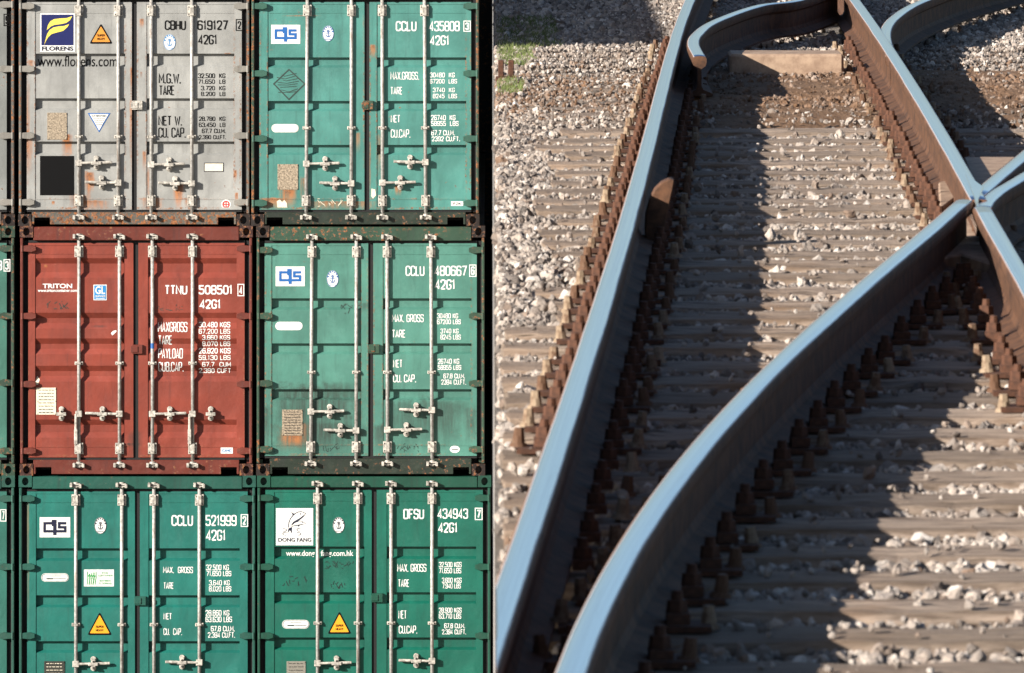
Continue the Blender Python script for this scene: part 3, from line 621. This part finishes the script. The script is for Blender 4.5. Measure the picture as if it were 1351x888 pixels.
c.decal('lettering', font_shape('www.dong', 377, 415, 727.5, 737, .018), M['white'], L, 1); c.decal('lettering', font_shape('fang.com.hk', 423, 466, 727.5, 737, .018), M['white'], L, 1)
scribble(c, L, 426, 466, 741, 751, M['ink'], 6, 41, .55); scribble(c, L, 373, 405, 761, 773, M['ink'], 4, 43, .7); scribble(c, L, 437, 457, 766, 777, M['ink'], 4, 47, .6)
plate(c, L, 378, 403, 873, 905, M['plate2'], 7, M['ink'])
c.text(Rt, M['white'], [('DFSU', 532, 559.5, 672, 685.5), ('434943', 577, 617.5, 671.5, 685), ('42G1', 578, 604, 690, 703.5), ('MAX. GROSS', 524, 562.5, 744.5, 755), ('TARE', 525, 540, 765, 775), ('32.500 KGS', 579, 609, 742, 749), ('71.650 LBS', 579, 608.5, 750, 757), ('3.600 KGS', 583, 609, 762.8, 769.5), ('7.940 LBS', 583.5, 608, 770.3, 777), ('NET', 525.5, 536.5, 806, 817), ('CU.CAP.', 526, 550.5, 826, 836.5),
    ('28.900 KGS', 579, 609, 802.3, 809), ('63.710 LBS', 579, 608.5, 810, 817), ('67.8 CU.M.', 586, 613.5, 823, 829.6), ('2.394 CU.FT.', 583, 615, 831, 837.6)])
boxed(c, Rt, M['white'], '7', 627, 636, 671, 686)

# --- the column at the left edge of the picture
for row, dr, rec, hy, ym, m_, dig, dy, lab in (
    (ROW1, (3, 277), ((71, 88.5), (130, 146), (187, 205)), (6, 91, 179, 267), 180, mats('edge grey', (166, 170, 166), (120, 118, 110), .4, .85, .3, cast=rustcast, hinge=paint('edge hinge', (176, 172, 162), .4, .6)), '9', 26, 'grey shipping container cut by the left edge, top row, box number 9'),
    (ROW2, (321, 604), ((394, 409), (453, 468), (514, 528)), (328, 417, 505, 595), 480, mats('edge green', (84, 148, 130), (60, 92, 72), .3, .7, .4), '3', 350, 'pale green shipping container cut by the left edge, middle row'),
    (ROW3, (649, 933), ((724, 740), (786, 802), (846, 862)), (658, 748, 839, 925), 824, mats('edge teal', (60, 140, 124), (50, 110, 94), .2, .5, .3), '7', 680, 'teal shipping container cut by the left edge, bottom row, box number 7')):
    b = (-289, 19.5) + row
    c = Container(b, dr, -136, (-209, -157, -113, -60), rec, ((-268, -149), (-121, -2)), m_)
    c.assemble(hy, ym, {0: (dr[0]+212, 1, 44, -187), 3: (dr[0]+212, -1, 44, -83)})
    boxed(c, c.right, M['black'] if dig == '9' else M['white'], dig, 5 if dig != '7' else .5, 12.8 if dig != '7' else 7.5, dy-7, dy+8)
    if dig == '3': c.text(c.right, M['white'], [('3', -3, 2.6, dy-6, dy+7)])
    tag(c.root, lab, 'shipping container', 'stacked shipping containers')

blocker = empty('slot_blocker', (-.15, D+12.6, CAMZ-(957-YH)/S)); hh = 8.2  # added behind the stack only to close the view and keep the slot dark
MB().box(-.14, .145, 0, .02, 0, hh).build('front_flange', rustcast, blocker); MB().box(-.01, .01, .02, .24, 0, hh).build('web', rustcast, blocker); MB().box(-.14, .145, .24, .26, 0, hh).build('rear_flange', rustcast, blocker)
tag(blocker, 'added dark view-closing post in the black slot right of the container stack', 'blocker')
# ------------------------------------------------------------------ ground, embankment
def groundmat(name, ca, cb, cc, sc=40):
    t = NT(name); n = t.noise(sc, 6, .7); big = t.noise(.7, 4, .6)
    base = t.mix(t.ramp(n, .3, .7), ca, cb); base = t.mix(t.ramp(big, .45, .7), base, cc)
    t.bump(n, .8, .03); return t.out(base, .95, 0, .2)
YARD = CAMZ - (957-YH)/S
o = MB().poly([(-1500, -300, YARD), (1500, -300, YARD), (1500, 3000, YARD), (-1500, 3000, YARD)]).build('yard_ground', groundmat('yard asphalt', (.04, .04, .042, 1), (.065, .063, .06, 1), (.05, .048, .045, 1)))
tag(o, kind='structure')
BED = -.052
tb_mat = groundmat('fine gravel', (.07, .06, .052, 1), (.27, .24, .21, 1), (.14, .115, .09, 1), 45)
conc = groundmat('cast concrete', (.22, .21, .20, 1), (.30, .29, .27, 1), (.17, .16, .15, 1), 6)
m = MB(); m.poly([(.004, -60, BED), (600, -60, BED), (600, 1500, BED), (.004, 1500, BED)])
m.cur = 1; m.poly([(.004, -60, YARD-.2), (.004, -60, BED), (.004, 1500, BED), (.004, 1500, YARD-.2)])
m.poly([(.004, -60, YARD-.2), (600, -60, YARD-.2), (600, -60, BED), (.004, -60, BED)])
tag(m.build('railway_embankment', [tb_mat, conc]), kind='structure')

# ------------------------------------------------------------------ rails
def gp(x, y, z=0.0):
    Y = F*(CAMZ-z)/(y-YH); return ((x-CX)/F*Y, Y)
ZT = .20
PX = dict(
    A=[(910,0),(886,68),(878,101),(868,135),(860,169),(853,203),(843,236),(834,270),(824,300),(804,368),(792,401),(782,435),(772,469),(763.5,503),(753,536),(741,570),(730,600),(706,665),(684,730),(662,795),(634,888)],
    B=[(752,888),(776,827),(792,795),(807,762),(823.5,730),(842,697),(862,665),(888,632),(921,600),(940.5,570),(1000,511),(1067.6,432),(1135,378),(1203,329),(1236.5,290),(1274,262)],
    C=[(1130,0),(1151,34),(1164,51),(1184,84),(1204,115),(1225,145),(1244,176),(1262,203),(1277,232),(1285.5,257),(1287,263)],
    E=[(1286,257),(1351,203)], W=[(1297,270),(1304,260),(1318,248),(1335,238),(1362,222)], Fr=[(1296,272),(1314,300),(1351,368)],
    G=[(1216,0),(1182,20),(1169,37),(1169,53),(1177,72)], H=[(1050,0),(1000,7),(944,27),(920,44),(915,57),(923,74)])
WP = {k: np.array([gp(x, y, ZT) for x, y in v]) for k, v in PX.items()}
def fit(k, deg, y0, y1, step=.2):
    p = np.polyfit(WP[k][:,1], WP[k][:,0], deg); ys = np.arange(y0, y1+1e-6, step); return p, [(float(np.polyval(p, y)), float(y)) for y in ys]
pA, ptsA = fit('A', 4, 11.0, 41.0); ptsA = [q for q in ptsA if q[0] > -.12]
sl = (ptsA[-1][0]-ptsA[-6][0])/1.0; ptsA += [(ptsA[-1][0]+sl*k*.5, ptsA[-1][1]+k*.5) for k in range(1, 80)]
pB, ptsB = fit('B', 4, 11.0, float(WP['B'][-1,1])); ptsB = [q for q in ptsB if q[0] > -.12]
pC, ptsC = fit('C', 2, float(WP['C'][-1,1]), 41.0); sl = (ptsC[-1][0]-ptsC[-6][0])/1.0
ptsC += [(ptsC[-1][0]+sl*k*.5, ptsC[-1][1]+k*.5) for k in range(1, 80)]
def line(a, b, n=30): return [(a[0]+(b[0]-a[0])*k/n, a[1]+(b[1]-a[1])*k/n) for k in range(n+1)]
e0, e1 = WP['E'][0], WP['E'][1]; ptsE = line(e0, e0+(e1-e0)*4)
f0, f1 = WP['Fr'][0], WP['Fr'][-1]; ptsF = line(f0, f0+(f1-f0)*2.7)
def spline(P, n=8):
    P = [np.array(p) for p in P]; P = [2*P[0]-P[1]]+P+[2*P[-1]-P[-2]]; out = []
    for i in range(1, len(P)-2):
        for k in range(n):
            t = k/n; a, b_, c_, d_ = P[i-1:i+3]
            out.append(tuple(.5*((2*b_)+(-a+c_)*t+(2*a-5*b_+4*c_-d_)*t*t+(-a+3*b_-3*c_+d_)*t**3)))
    return out+[tuple(P[-2])]
ptsG = spline([(5.2, 50), (3.6, 46.5), (2.8, 43.5)]+[tuple(p) for p in WP['G']])
ptsW = spline([tuple(p) for p in WP['W']])
ptsH = spline([(1.93, 42.6)]+[tuple(p) for p in WP['H']])

def railmat():
    t = NT('rusty rail'); n = t.noise(14, 8, .7); f = t.noise(70, 5, .7)
    base = t.mix(t.ramp(n, .3, .7), (.026, .013, .008, 1), (.105, .048, .023, 1)); base = t.mix(t.math('MULTIPLY', t.ramp(f, .5, .75), .6), base, (.045, .025, .016, 1))
    t.bump(f, .4, .004); return t.out(base, .8, .1, .3)
def polished():
    t = NT('polished rail head'); la = t.n('Attribute', {'attribute_name': 'lat'}).outputs['Fac']
    y = t.n('SeparateXYZ', i0=t.obj()).outputs[1]
    uv = t.n('CombineXYZ', i0=t.math('MULTIPLY', la, 120.), i1=t.math('MULTIPLY', y, .35), i2=0.0).outputs[0]
    st = t.noise(1.0, 5, .7, vec=uv); g = t.noise(1.1, 5, .7, vec=t.n('CombineXYZ', i0=t.math('MULTIPLY', la, 30.), i1=t.math('MULTIPLY', y, .7), i2=3.0).outputs[0])
    base = t.mix(t.ramp(st, .35, .68), (.97, .97, .98, 1), (.84, .84, .85, 1))
    edge = t.ramp(t.math('ADD', t.math('ABSOLUTE', la), t.math('MULTIPLY', t.math('SUBTRACT', g, .5), .008)), .0225, .0285)
    base = t.mix(edge, base, (.17, .085, .045, 1)); base = t.mix(t.math('MULTIPLY', t.ramp(g, .62, .75), .45), base, (.26, .19, .14, 1))
    t.bump(st, .12, .002)
    return t.out(base, t.math('ADD', t.math('ADD', t.math('MULTIPLY', st, .16), .08), t.math('MULTIPLY', edge, .45)), t.math('SUBTRACT', 1.0, t.math('MULTIPLY', edge, .8)), .5)
RAIL, HEAD = railmat(), polished()
PROF = [(-.062,.015),(-.062,.026),(-.018,.044),(-.009,.062),(-.009,.140),(-.028,.154),(-.0325,.172),(-.0325,.186),(-.029,.194),(-.022,.1978),(-.011,.1995),(0,.2),(.011,.1995),(.022,.1978),(.029,.194),(.0325,.186),(.0325,.172),(.028,.154),(.009,.140),(.009,.062),(.018,.044),(.062,.026),(.062,.015)]
cross = empty('railway_crossing', (1.2, 24, 0))
tag(cross, 'rusty railway crossing with polished rail heads bolted to timber sleepers in ballast', 'railway track')
def child(m, name, mat, bevel=0, parent=None, smooth=False):
    m.v = [(x-1.2, y-24, z) for x, y, z in m.v]; return m.build(name, mat, parent or cross, bevel, smooth)
def rail(pts, name='rail', dz=0.0):
    m = MB(); n = len(pts); k = len(PROF); V = []
    for i, (x, y) in enumerate(pts):
        a = pts[max(0, i-1)]; b = pts[min(n-1, i+1)]; dx, dy = b[0]-a[0], b[1]-a[1]; l = math.hypot(dx, dy); nx, ny = dy/l, -dx/l
        V += [(x+nx*o_, y+ny*o_, z+dz) for o_, z in PROF]
    fs, ms = [], []
    for i in range(n-1):
        for j in range(k):
            fs.append((i*k+j, i*k+(j+1)%k, (i+1)*k+(j+1)%k, (i+1)*k+j)); ms.append(1 if 8 <= j <= 13 else 0)
    fs += [tuple(range(k)), tuple(range((n-1)*k+k-1, (n-1)*k-1, -1))]; ms += [0, 0]
    m.v, m.f, m.m = V, fs, ms
    o = child(m, name, [RAIL, HEAD]); d_ = o.data
    lat = d_.attributes.new('lat', 'FLOAT', 'POINT'); lat.data.foreach_set('value', np.tile(np.array([q[0] for q in PROF], np.float32), n))
    for p_ in d_.polygons: p_.use_smooth = p_.material_index == 1
    bm = bmesh.new(); bm.from_mesh(o.data)
    r_ = bmesh.ops.bisect_plane(bm, geom=bm.verts[:]+bm.edges[:]+bm.faces[:], plane_co=(.006-1.2, 0, 0), plane_no=(-1, 0, 0), clear_outer=True)
    bmesh.ops.holes_fill(bm, edges=[e for e in r_['geom_cut'] if isinstance(e, bmesh.types.BMEdge)]); bm.to_mesh(o.data); bm.free()
    return o
for p, z_ in ((ptsA, 0), (ptsB, 0), (ptsC, 0), (ptsE, -.003), (ptsF, 0), (ptsG, -.004), (ptsH, 0), (ptsW, -.006)): rail(p, dz=z_)
# crossing nose casting between the two rails, and the tan filler plates
def slabpx(px, z, z0): return MB().slab([gp(x, y, z) for x, y in px][::-1], z0, z)
CAST = NT('weathered casting'); _n = CAST.noise(12, 6, .7); CAST.bump(_n, .3, .006)
CASTM = CAST.out(CAST.mix(CAST.ramp(_n, .3, .7), (.17, .11, .075, 1), (.32, .23, .16, 1)), .75, .1, .3)
child(slabpx([(1272,207),(1340,207),(1296,243),(1285,243)], .15, .02), 'filler_casting', CASTM, .004)
child(slabpx([(1222,330),(1262,290),(1283,268),(1296,282),(1316,322),(1306,347),(1268,335),(1234,342)], .075, .02), 'filler_casting', CASTM, .006)
child(slabpx([(1238,240),(1256,236),(1268,254),(1240,276)], .06, .02), 'filler_casting', CASTM, .006)
child(slabpx([(1272,228),(1288.5,271),(1298,246),(1290,240)], .2015, .10), 'crossing_nose', HEAD, .004)
# flared check rail end beside the left rail
fl = [(852,328),(851,300),(852,284),(857,264),(864,250),(873,241),(884,236),(890,238),(888,250),(881,280),(877,300),(876,328)]
Yc = F*CAMZ/(328-YH); m = MB(); m.prism([((x-CX)/F*Yc, CAMZ-(y-YH)/F*Yc) for x, y in fl], Yc, Yc+.10)
m.v += [(x+.0, y, z) for x, y, z in []]
child(m, 'check_rail_end', RAIL, .004)
# beam at the far end
bx0, by = gp(962, 70, .1); bx1, _ = gp(1112, 70, .1)
child(MB().box(bx0, bx1, by-.1, by+.28, -.03, .10), 'stretcher_beam', CASTM, .012)

# ------------------------------------------------------------------ sleepers
def woodmat():
    t = NT('weathered sleeper timber'); g = t.noise(5, 7, .7, (.55, 9, 9)); f = t.noise(60, 5, .7, (.15, 3, 3)); b_ = t.noise(2.2, 4, .6)
    rnd = t.n('ObjectInfo').outputs['Random']
    base = t.mix(t.ramp(g, .3, .68), (.075, .052, .038, 1), (.38, .30, .235, 1)); base = t.mix(t.math('MULTIPLY', t.ramp(f, .5, .7), .5), base, (.06, .042, .03, 1))
    base = t.mix(t.math('MULTIPLY', t.ramp(b_, .5, .75), .5), base, (.24, .15, .09, 1))
    base = t.mix(t.math('MULTIPLY', rnd, .6), base, (.13, .10, .075, 1))
    crk = t.ramp(t.noise(3.2, 6, .75, (.35, 14, 14)), .60, .66); base = t.mix(t.math('MULTIPLY', crk, .85), base, (.022, .016, .012, 1))
    t.bump(t.math('ADD', g, t.math('MULTIPLY', f, .4)), .8, .02); return t.out(base, .9, 0, .2)
WOOD = woodmat()
def sleeper_mesh(seed, L):
    rr = np.random.default_rng(seed); nx = 40; m = MB(); prof = [(-.122,-.11),(-.126,-.03),(-.118,-.006),(-.06,.0),(.0,-.003),(.06,.0),(.116,-.006),(.124,-.03),(.122,-.11)]
    wob = np.cumsum(rr.normal(0, .004, nx+1)); wob -= np.linspace(wob[0], wob[-1], nx+1); wob2 = rr.normal(0, .004, (nx+1, len(prof))); V = []
    for i in range(nx+1):
        for j, (y, z) in enumerate(prof):
            V.append((L*i/nx+(rr.uniform(-.006, .012) if i in (0, nx) else 0), y+wob[i]+wob2[i, j]*.8, z-abs(wob2[i, j])*1.2))
    k = len(prof)
    m.add(V, [(i*k+j, i*k+j+1, (i+1)*k+j+1, (i+1)*k+j) for i in range(nx) for j in range(k-1)] + [tuple(range(k)), tuple(range(nx*k, nx*k+k))])
    return m.mesh('sleeper', WOOD)
SM = [sleeper_mesh(i, 3.9) for i in range(6)]
SY = [19.23+.514*k for k in range(-11, 40)]
SL = []
for i, y in enumerate(SY):
    y += random.uniform(-.03, .03)
    x0 = random.uniform(.022, .04) if y < 23 else random.uniform(.14, .30)
    z = random.uniform(-.002, .012) - (.022 if 33 < y < 38 else 0)
    o = link('sleeper', SM[i % 6], cross); o.location = (x0-1.2, y-24, z); o.rotation_euler = (random.uniform(-.02, .02), 0, random.uniform(-.006, .006)); SL.append((y, x0, z))

# ------------------------------------------------------------------ fastenings
_t = NT('weathered screw steel'); _n = _t.noise(60, 5, .7); _r = _t.n('ObjectInfo').outputs['Random']
SCREW = _t.out(_t.mix(_t.ramp(_t.math('ADD', _n, _t.math('MULTIPLY', _r, .5)), .42, .85), (.22, .165, .11, 1), (.08, .04, .021, 1)), .8, .05, .3); RUSTC = plain('rusty clip', (84, 52, 34), .85, .1, .45, 70)
m = MB(); m.cyl((0,0,.004), (0,0,.014), .025, 12, .021); m.cyl((0,0,.014), (0,0,.032), .0165, 10, .015); m.cyl((0,0,.030), (0,0,.052), .0145, 6, .012)
SCR = m.mesh('coach_screw', SCREW)
m = MB(); m.slab([(-.026,-.030),(.022,-.040),(.022,.040),(-.026,.030)], .012, .034); m.cyl((0,0,.030), (0,0,.060), .024, 6, .021); m.cyl((0,0,.058), (0,0,.080), .013, 8, .011)
CLP = m.mesh('rail_clip', RUSTC)
PLT = MB().box(-.158, .158, -.062, .062, .0, .0125).mesh('base_plate', RUSTC)
def xa(k, y):
    if k == 'A': return float(np.polyval(pA, y)) if y < 41 else None
    if k == 'B': return float(np.polyval(pB, y)) if y < WP['B'][-1,1]-.9 else None
    if k == 'C': return float(np.polyval(pC, y)) if WP['C'][-1,1]+.6 < y < 42 else None
    if k == 'F':
        yy0, yy1 = ptsF[0][1], ptsF[-1][1]; return ptsF[0][0]+(ptsF[-1][0]-ptsF[0][0])*(y-yy0)/(yy1-yy0) if 20 < y < yy0-.9 else None
for y, x0, z in SL:
    for k in 'ABCF':
        x = xa(k, y)
        if x is None or x < .1: continue
        ang = random.uniform(-.05, .05)
        if x > .2: o = link('base_plate', PLT, cross); o.location = (x-1.2, y-24, z+.001)
        for sg in (-1, 1):
            if x+sg*.17 < .03: continue
            o = link('rail_clip', CLP, cross); o.location = (x+sg*.088-1.2, y-24, z+random.uniform(-.002, .006)); o.rotation_euler = (0, 0, ang if sg < 0 else math.pi+ang)
            o = link('coach_screw', SCR, cross); o.location = (x+sg*.148+random.uniform(-.006, .006)-1.2, y-24+random.uniform(-.015, .015), z+random.uniform(-.006, .01)); o.rotation_euler = (random.uniform(-.1, .1), random.uniform(-.1, .1), random.uniform(0, 1.5))

# ------------------------------------------------------------------ trodden earth over the far sleepers
nx_, ny_ = 90, 110; gx = np.linspace(.80, 2.9, nx_); gy = np.linspace(33.0, 38.2, ny_); X_, Y_ = np.meshgrid(gx, gy)
def vnoise(fx_, fy_, ph): return np.sin(X_*fx_+ph)*np.sin(Y_*fy_+ph*1.7)+.5*np.sin(X_*fx_*2.3+ph*3+Y_*1.1)*np.sin(Y_*fy_*2.1+ph)
Z_ = .004+.008*vnoise(5, 3, .4)+.006*vnoise(13, 9, 1.9)+rng.normal(0, .0035, X_.shape)
edge_ = np.clip(np.minimum((Y_-33.0-.35*np.sin(X_*4))/.5, (38.2-Y_-.3*np.sin(X_*3+1))/.5), 0, 1); edge_ = np.minimum(edge_, np.clip((X_-.8-.1*np.sin(Y_*5)**2)/.12, 0, 1)); Z_ = Z_*edge_+(1-edge_)*(-.05)
m = MB(); m.add(np.stack([X_.ravel(), Y_.ravel(), Z_.ravel()], 1).tolist(), [(j*nx_+i, j*nx_+i+1, (j+1)*nx_+i+1, (j+1)*nx_+i) for j in range(ny_-1) for i in range(nx_-1)])
tag(m.build('earth', groundmat('brown earth', (.10, .055, .03, 1), (.22, .135, .08, 1), (.13, .085, .055, 1), 30), smooth=True), 'brown earth trodden over the far sleepers between the rails', 'earth', kind='stuff')
# ------------------------------------------------------------------ ballast stones
N = 420000
px = rng.uniform(.02, 4.1, N); py = 12.5 + 33.5*rng.uniform(0, 1, N); q_ = px < .0701*py+.7; px, py = px[q_], py[q_]; N = len(px)
pz = BED + rng.uniform(.004, .034, N)
keep = np.ones(N, bool)
sy = np.array([q[0] for q in SL]); sx = np.array([q[1] for q in SL])
near = np.abs(py[:, None]-sy[None]).argmin(1); on = (np.abs(py-sy[near]) < .118) & (px > sx[near]-.02) & (px < sx[near]+3.9)
strew = rng.uniform(0, 1, N)
lim = np.where((py > 33) & (py < 38), .12, np.where(px < 2.2, .03, .02)); lim = np.where(py > 37.5, .6, lim)
keep &= ~on | (strew < lim); pz = np.where(on, .006+rng.uniform(0, .012, N), pz)
for P in (ptsA, ptsB, ptsC, ptsE, ptsF, ptsG, ptsH):
    Q = np.array(P); i = np.abs(py[:, None]-Q[None, ::2, 1]).argmin(1); keep &= ~(np.abs(px-Q[::2][i, 0]) < .085) | (np.abs(py-Q[::2][i, 1]) > .4)
patch_ = (py > 33.6) & (py < 37.7) & (px < 2.9) & (px > .85); keep &= ~patch_ | (rng.uniform(0, 1, N) < .30); pz = np.where(patch_, rng.uniform(-.008, .012, N), pz)
px, py, pz, on = px[keep], py[keep], pz[keep], on[keep]; n = len(px)
rad = np.clip(rng.lognormal(math.log(.0100), .38, n), .005, .026)*np.where(on, .7, 1)*np.where((py > 33.2) & (py < 37.6), .8, 1)
dirt = np.clip(1-np.abs(py-35.6+rng.normal(0, .35, n))/2.3, 0, 1); dirt = np.where(rng.uniform(0, 1, n) < dirt*np.where(px < .85, .75, 1.9), rng.uniform(.6, 1, n), np.clip(rng.exponential(.13, n), 0, .8))
me = bpy.data.meshes.new('ballast'); me.vertices.add(n); me.vertices.foreach_set('co', np.stack([px, py, pz], 1).astype(np.float32).ravel())
def attr(nm, typ, arr, key): a = me.attributes.new(nm, typ, 'POINT'); a.data.foreach_set(key, arr.astype(np.float32).ravel())
attr('rot', 'FLOAT_VECTOR', rng.uniform(0, 6.28, (n, 3)), 'vector')
attr('scl', 'FLOAT_VECTOR', rad[:, None]*np.stack([rng.uniform(.8, 1.35, n), rng.uniform(.7, 1.1, n), rng.uniform(.55, .95, n)], 1), 'vector')
attr('tint', 'FLOAT', rng.uniform(0, 1, n), 'value'); attr('dirt', 'FLOAT', dirt, 'value')
bal = tag(link('ballast', me), 'pale crushed stone ballast filling the gaps between sleepers and rails', 'ballast', kind='stuff')
t = NT('ballast stone')
ti = t.n('Attribute', {'attribute_type': 'INSTANCER', 'attribute_name': 'tint'}).outputs['Fac']; di = t.n('Attribute', {'attribute_type': 'INSTANCER', 'attribute_name': 'dirt'}).outputs['Fac']
rp = t.n('ValToRGB', i0=ti).outputs[0]; cr = rp.node.color_ramp
cr.elements[0].color = (.07, .062, .057, 1); cr.elements[1].color = (.58, .54, .49, 1)
for p_, c_ in ((.18, (.17, .150, .133, 1)), (.5, (.29, .257, .228, 1)), (.78, (.40, .345, .295, 1))): e = cr.elements.new(p_); e.color = c_
nn = t.noise(1.5, 5, .7)
colr = t.mix(t.ramp(nn, .35, .7), rp, t.mix(.45, rp, (.2, .16, .13, 1)))
colr = t.mix(di, colr, (.15, .085, .048, 1)); t.bump(nn, .5, .2)
STONE = t.out(colr, .9, 0, .25)
ng = bpy.data.node_groups.new('ballast', 'GeometryNodeTree')
ng.interface.new_socket('Geometry', in_out='INPUT', socket_type='NodeSocketGeometry'); ng.interface.new_socket('Geometry', in_out='OUTPUT', socket_type='NodeSocketGeometry')
gn = ng.nodes; lk = ng.links.new; gi = gn.new('NodeGroupInput'); go = gn.new('NodeGroupOutput')
geo2 = gn.new('GeometryNodeGeometryToInstance')
for v_ in range(5):
    ico = gn.new('GeometryNodeMeshIcoSphere'); ico.inputs['Radius'].default_value = 1.0; ico.inputs['Subdivisions'].default_value = 2
    nz = gn.new('ShaderNodeTexNoise'); nz.noise_dimensions = '4D'; nz.inputs['W'].default_value = v_*3.7; nz.inputs['Scale'].default_value = .9; nz.inputs['Detail'].default_value = 2.0
    sb = gn.new('ShaderNodeVectorMath'); sb.operation = 'SUBTRACT'; sb.inputs[1].default_value = (.5, .5, .5); lk(nz.outputs['Color'], sb.inputs[0])
    sc = gn.new('ShaderNodeVectorMath'); sc.operation = 'SCALE'; sc.inputs['Scale'].default_value = 2.2; lk(sb.outputs[0], sc.inputs[0])
    sp = gn.new('GeometryNodeSetPosition'); lk(ico.outputs['Mesh'], sp.inputs['Geometry']); lk(sc.outputs[0], sp.inputs['Offset'])
    sm = gn.new('GeometryNodeSetMaterial'); sm.inputs['Material'].default_value = STONE; lk(sp.outputs[0], sm.inputs['Geometry']); ss = gn.new('GeometryNodeSetShadeSmooth'); ss.inputs['Shade Smooth'].default_value = False; lk(sm.outputs[0], ss.inputs[0]); lk(ss.outputs[0], geo2.inputs[0])
iop = gn.new('GeometryNodeInstanceOnPoints'); iop.inputs['Pick Instance'].default_value = True
lk(gi.outputs[0], iop.inputs['Points']); lk(geo2.outputs[0], iop.inputs['Instance'])
def named(nm, typ): q = gn.new('GeometryNodeInputNamedAttribute'); q.data_type = typ; q.inputs['Name'].default_value = nm; return q.outputs[0]
e2r = gn.new('FunctionNodeEulerToRotation'); lk(named('rot', 'FLOAT_VECTOR'), e2r.inputs[0]); lk(e2r.outputs[0], iop.inputs['Rotation']); lk(named('scl', 'FLOAT_VECTOR'), iop.inputs['Scale'])
lk(iop.outputs[0], go.inputs[0])
md = bal.modifiers.new('stones', 'NODES'); md.node_group = ng; me.materials.append(STONE)

# ------------------------------------------------------------------ small things at the far left of the trackbed
GR = plain('grass blade', (92, 104, 50), .7, 0, .35, 3)
def tuft(x0, x1, y0, y1, n, seed, lab):
    rr = random.Random(seed); a = gp(x0, y1); b_ = gp(x1, y0); m = MB(); cx_, cy_ = (max(a[0], .03)+b_[0])/2, (a[1]+b_[1])/2
    for i in range(n):
        X = rr.uniform(.02, gp(x1, (y0+y1)/2)[0]); Y = rr.uniform(a[1], b_[1]); h = rr.uniform(.02, .06); ang = rr.uniform(0, 6.28); l = rr.uniform(.0, .05); wd = rr.uniform(.0015, .0035)
        dx, dy = math.cos(ang), math.sin(ang); dx = abs(dx) if X < .08 else dx
        m.add([(X-dy*wd-cx_, Y+dx*wd-cy_, 0), (X+dy*wd-cx_, Y-dx*wd-cy_, 0), (X+dx*l*.5+dy*wd-cx_, Y+dy*l*.5-cy_, h*.6), (X+dx*l-cx_, Y+dy*l-cy_, h)], [(0,1,2), (0,2,3)])
    o = m.build('grass', GR); o.location = (cx_, cy_, BED+.01); return tag(o, lab, 'grass', kind='stuff')
tuft(650, 708, 58, 82, 2200, 1, 'sunlit green grass at the edge of the shadow on the ballast'); tuft(650, 690, 100, 119, 500, 2, 'small sparse green grass patch at the left edge of the ballast'); tuft(650, 735, 20, 58, 2500, 3, 'dark shaded grass beside the track')
bx, byy = gp(652, 99, 0); bx1, _ = gp(682, 99, 0)
o = empty('steel_stub', ((bx+bx1)/2, byy, BED)); hw = (bx1-bx)/2-.006
MB().box(-hw, hw, -.03, .03, 0, .045).build('foot_plate', RUSTC, o, .004)
for x in (-hw*.45, hw*.55): MB().box(x-.014, x+.014, -.026, .026, .045, .125).build('upright', RUSTC, o, .003)
tag(o, 'small rusty steel stub among grass at the left edge of the ballast', 'steel stub')

# ------------------------------------------------------------------ shed beside the line, left of the picture, whose shadow falls on the far ballast
sh = empty('storage_shed', (-9.0, 43.8, YARD)); HT = 2.05-YARD
tag(sh, 'tall grey corrugated shed left of the picture shading the far ballast', 'shed')
SHED = plain('grey sheet metal', (150, 154, 156), .6, .3, .1, 3); ROOF = plain('dark roof sheet', (90, 92, 94), .6, .3, .1, 3)
P = []
for (a, b_) in (((5.5,-6.2),(5.5,6.2)), ((5.5,6.2),(-5.5,6.2)), ((-5.5,6.2),(-5.5,-6.2)), ((-5.5,-6.2),(5.5,-6.2))):
    l = math.dist(a, b_); n = int(l/.25); tx, ty = (b_[0]-a[0])/l, (b_[1]-a[1])/l
    for i in range(n): P.append((a[0]+tx*i*l/n+ty*(-.03 if i % 2 else 0), a[1]+ty*i*l/n-tx*(-.03 if i % 2 else 0)))
m = MB(); n = len(P); m.add([(x, y, 0) for x, y in P]+[(x, y, HT-.12) for x, y in P], [(i, (i+1)%n, (i+1)%n+n, i+n) for i in range(n)]); m.build('wall', SHED, sh)
MB().box(-5.56, 5.56, -6.3, 6.3, HT-.12, HT).build('roof', ROOF, sh)
MB().box(-2.2, 2.2, -6.28, -6.22, 0, 4.6).build('door', ROOF, sh)
scene.cycles.use_denoising = True
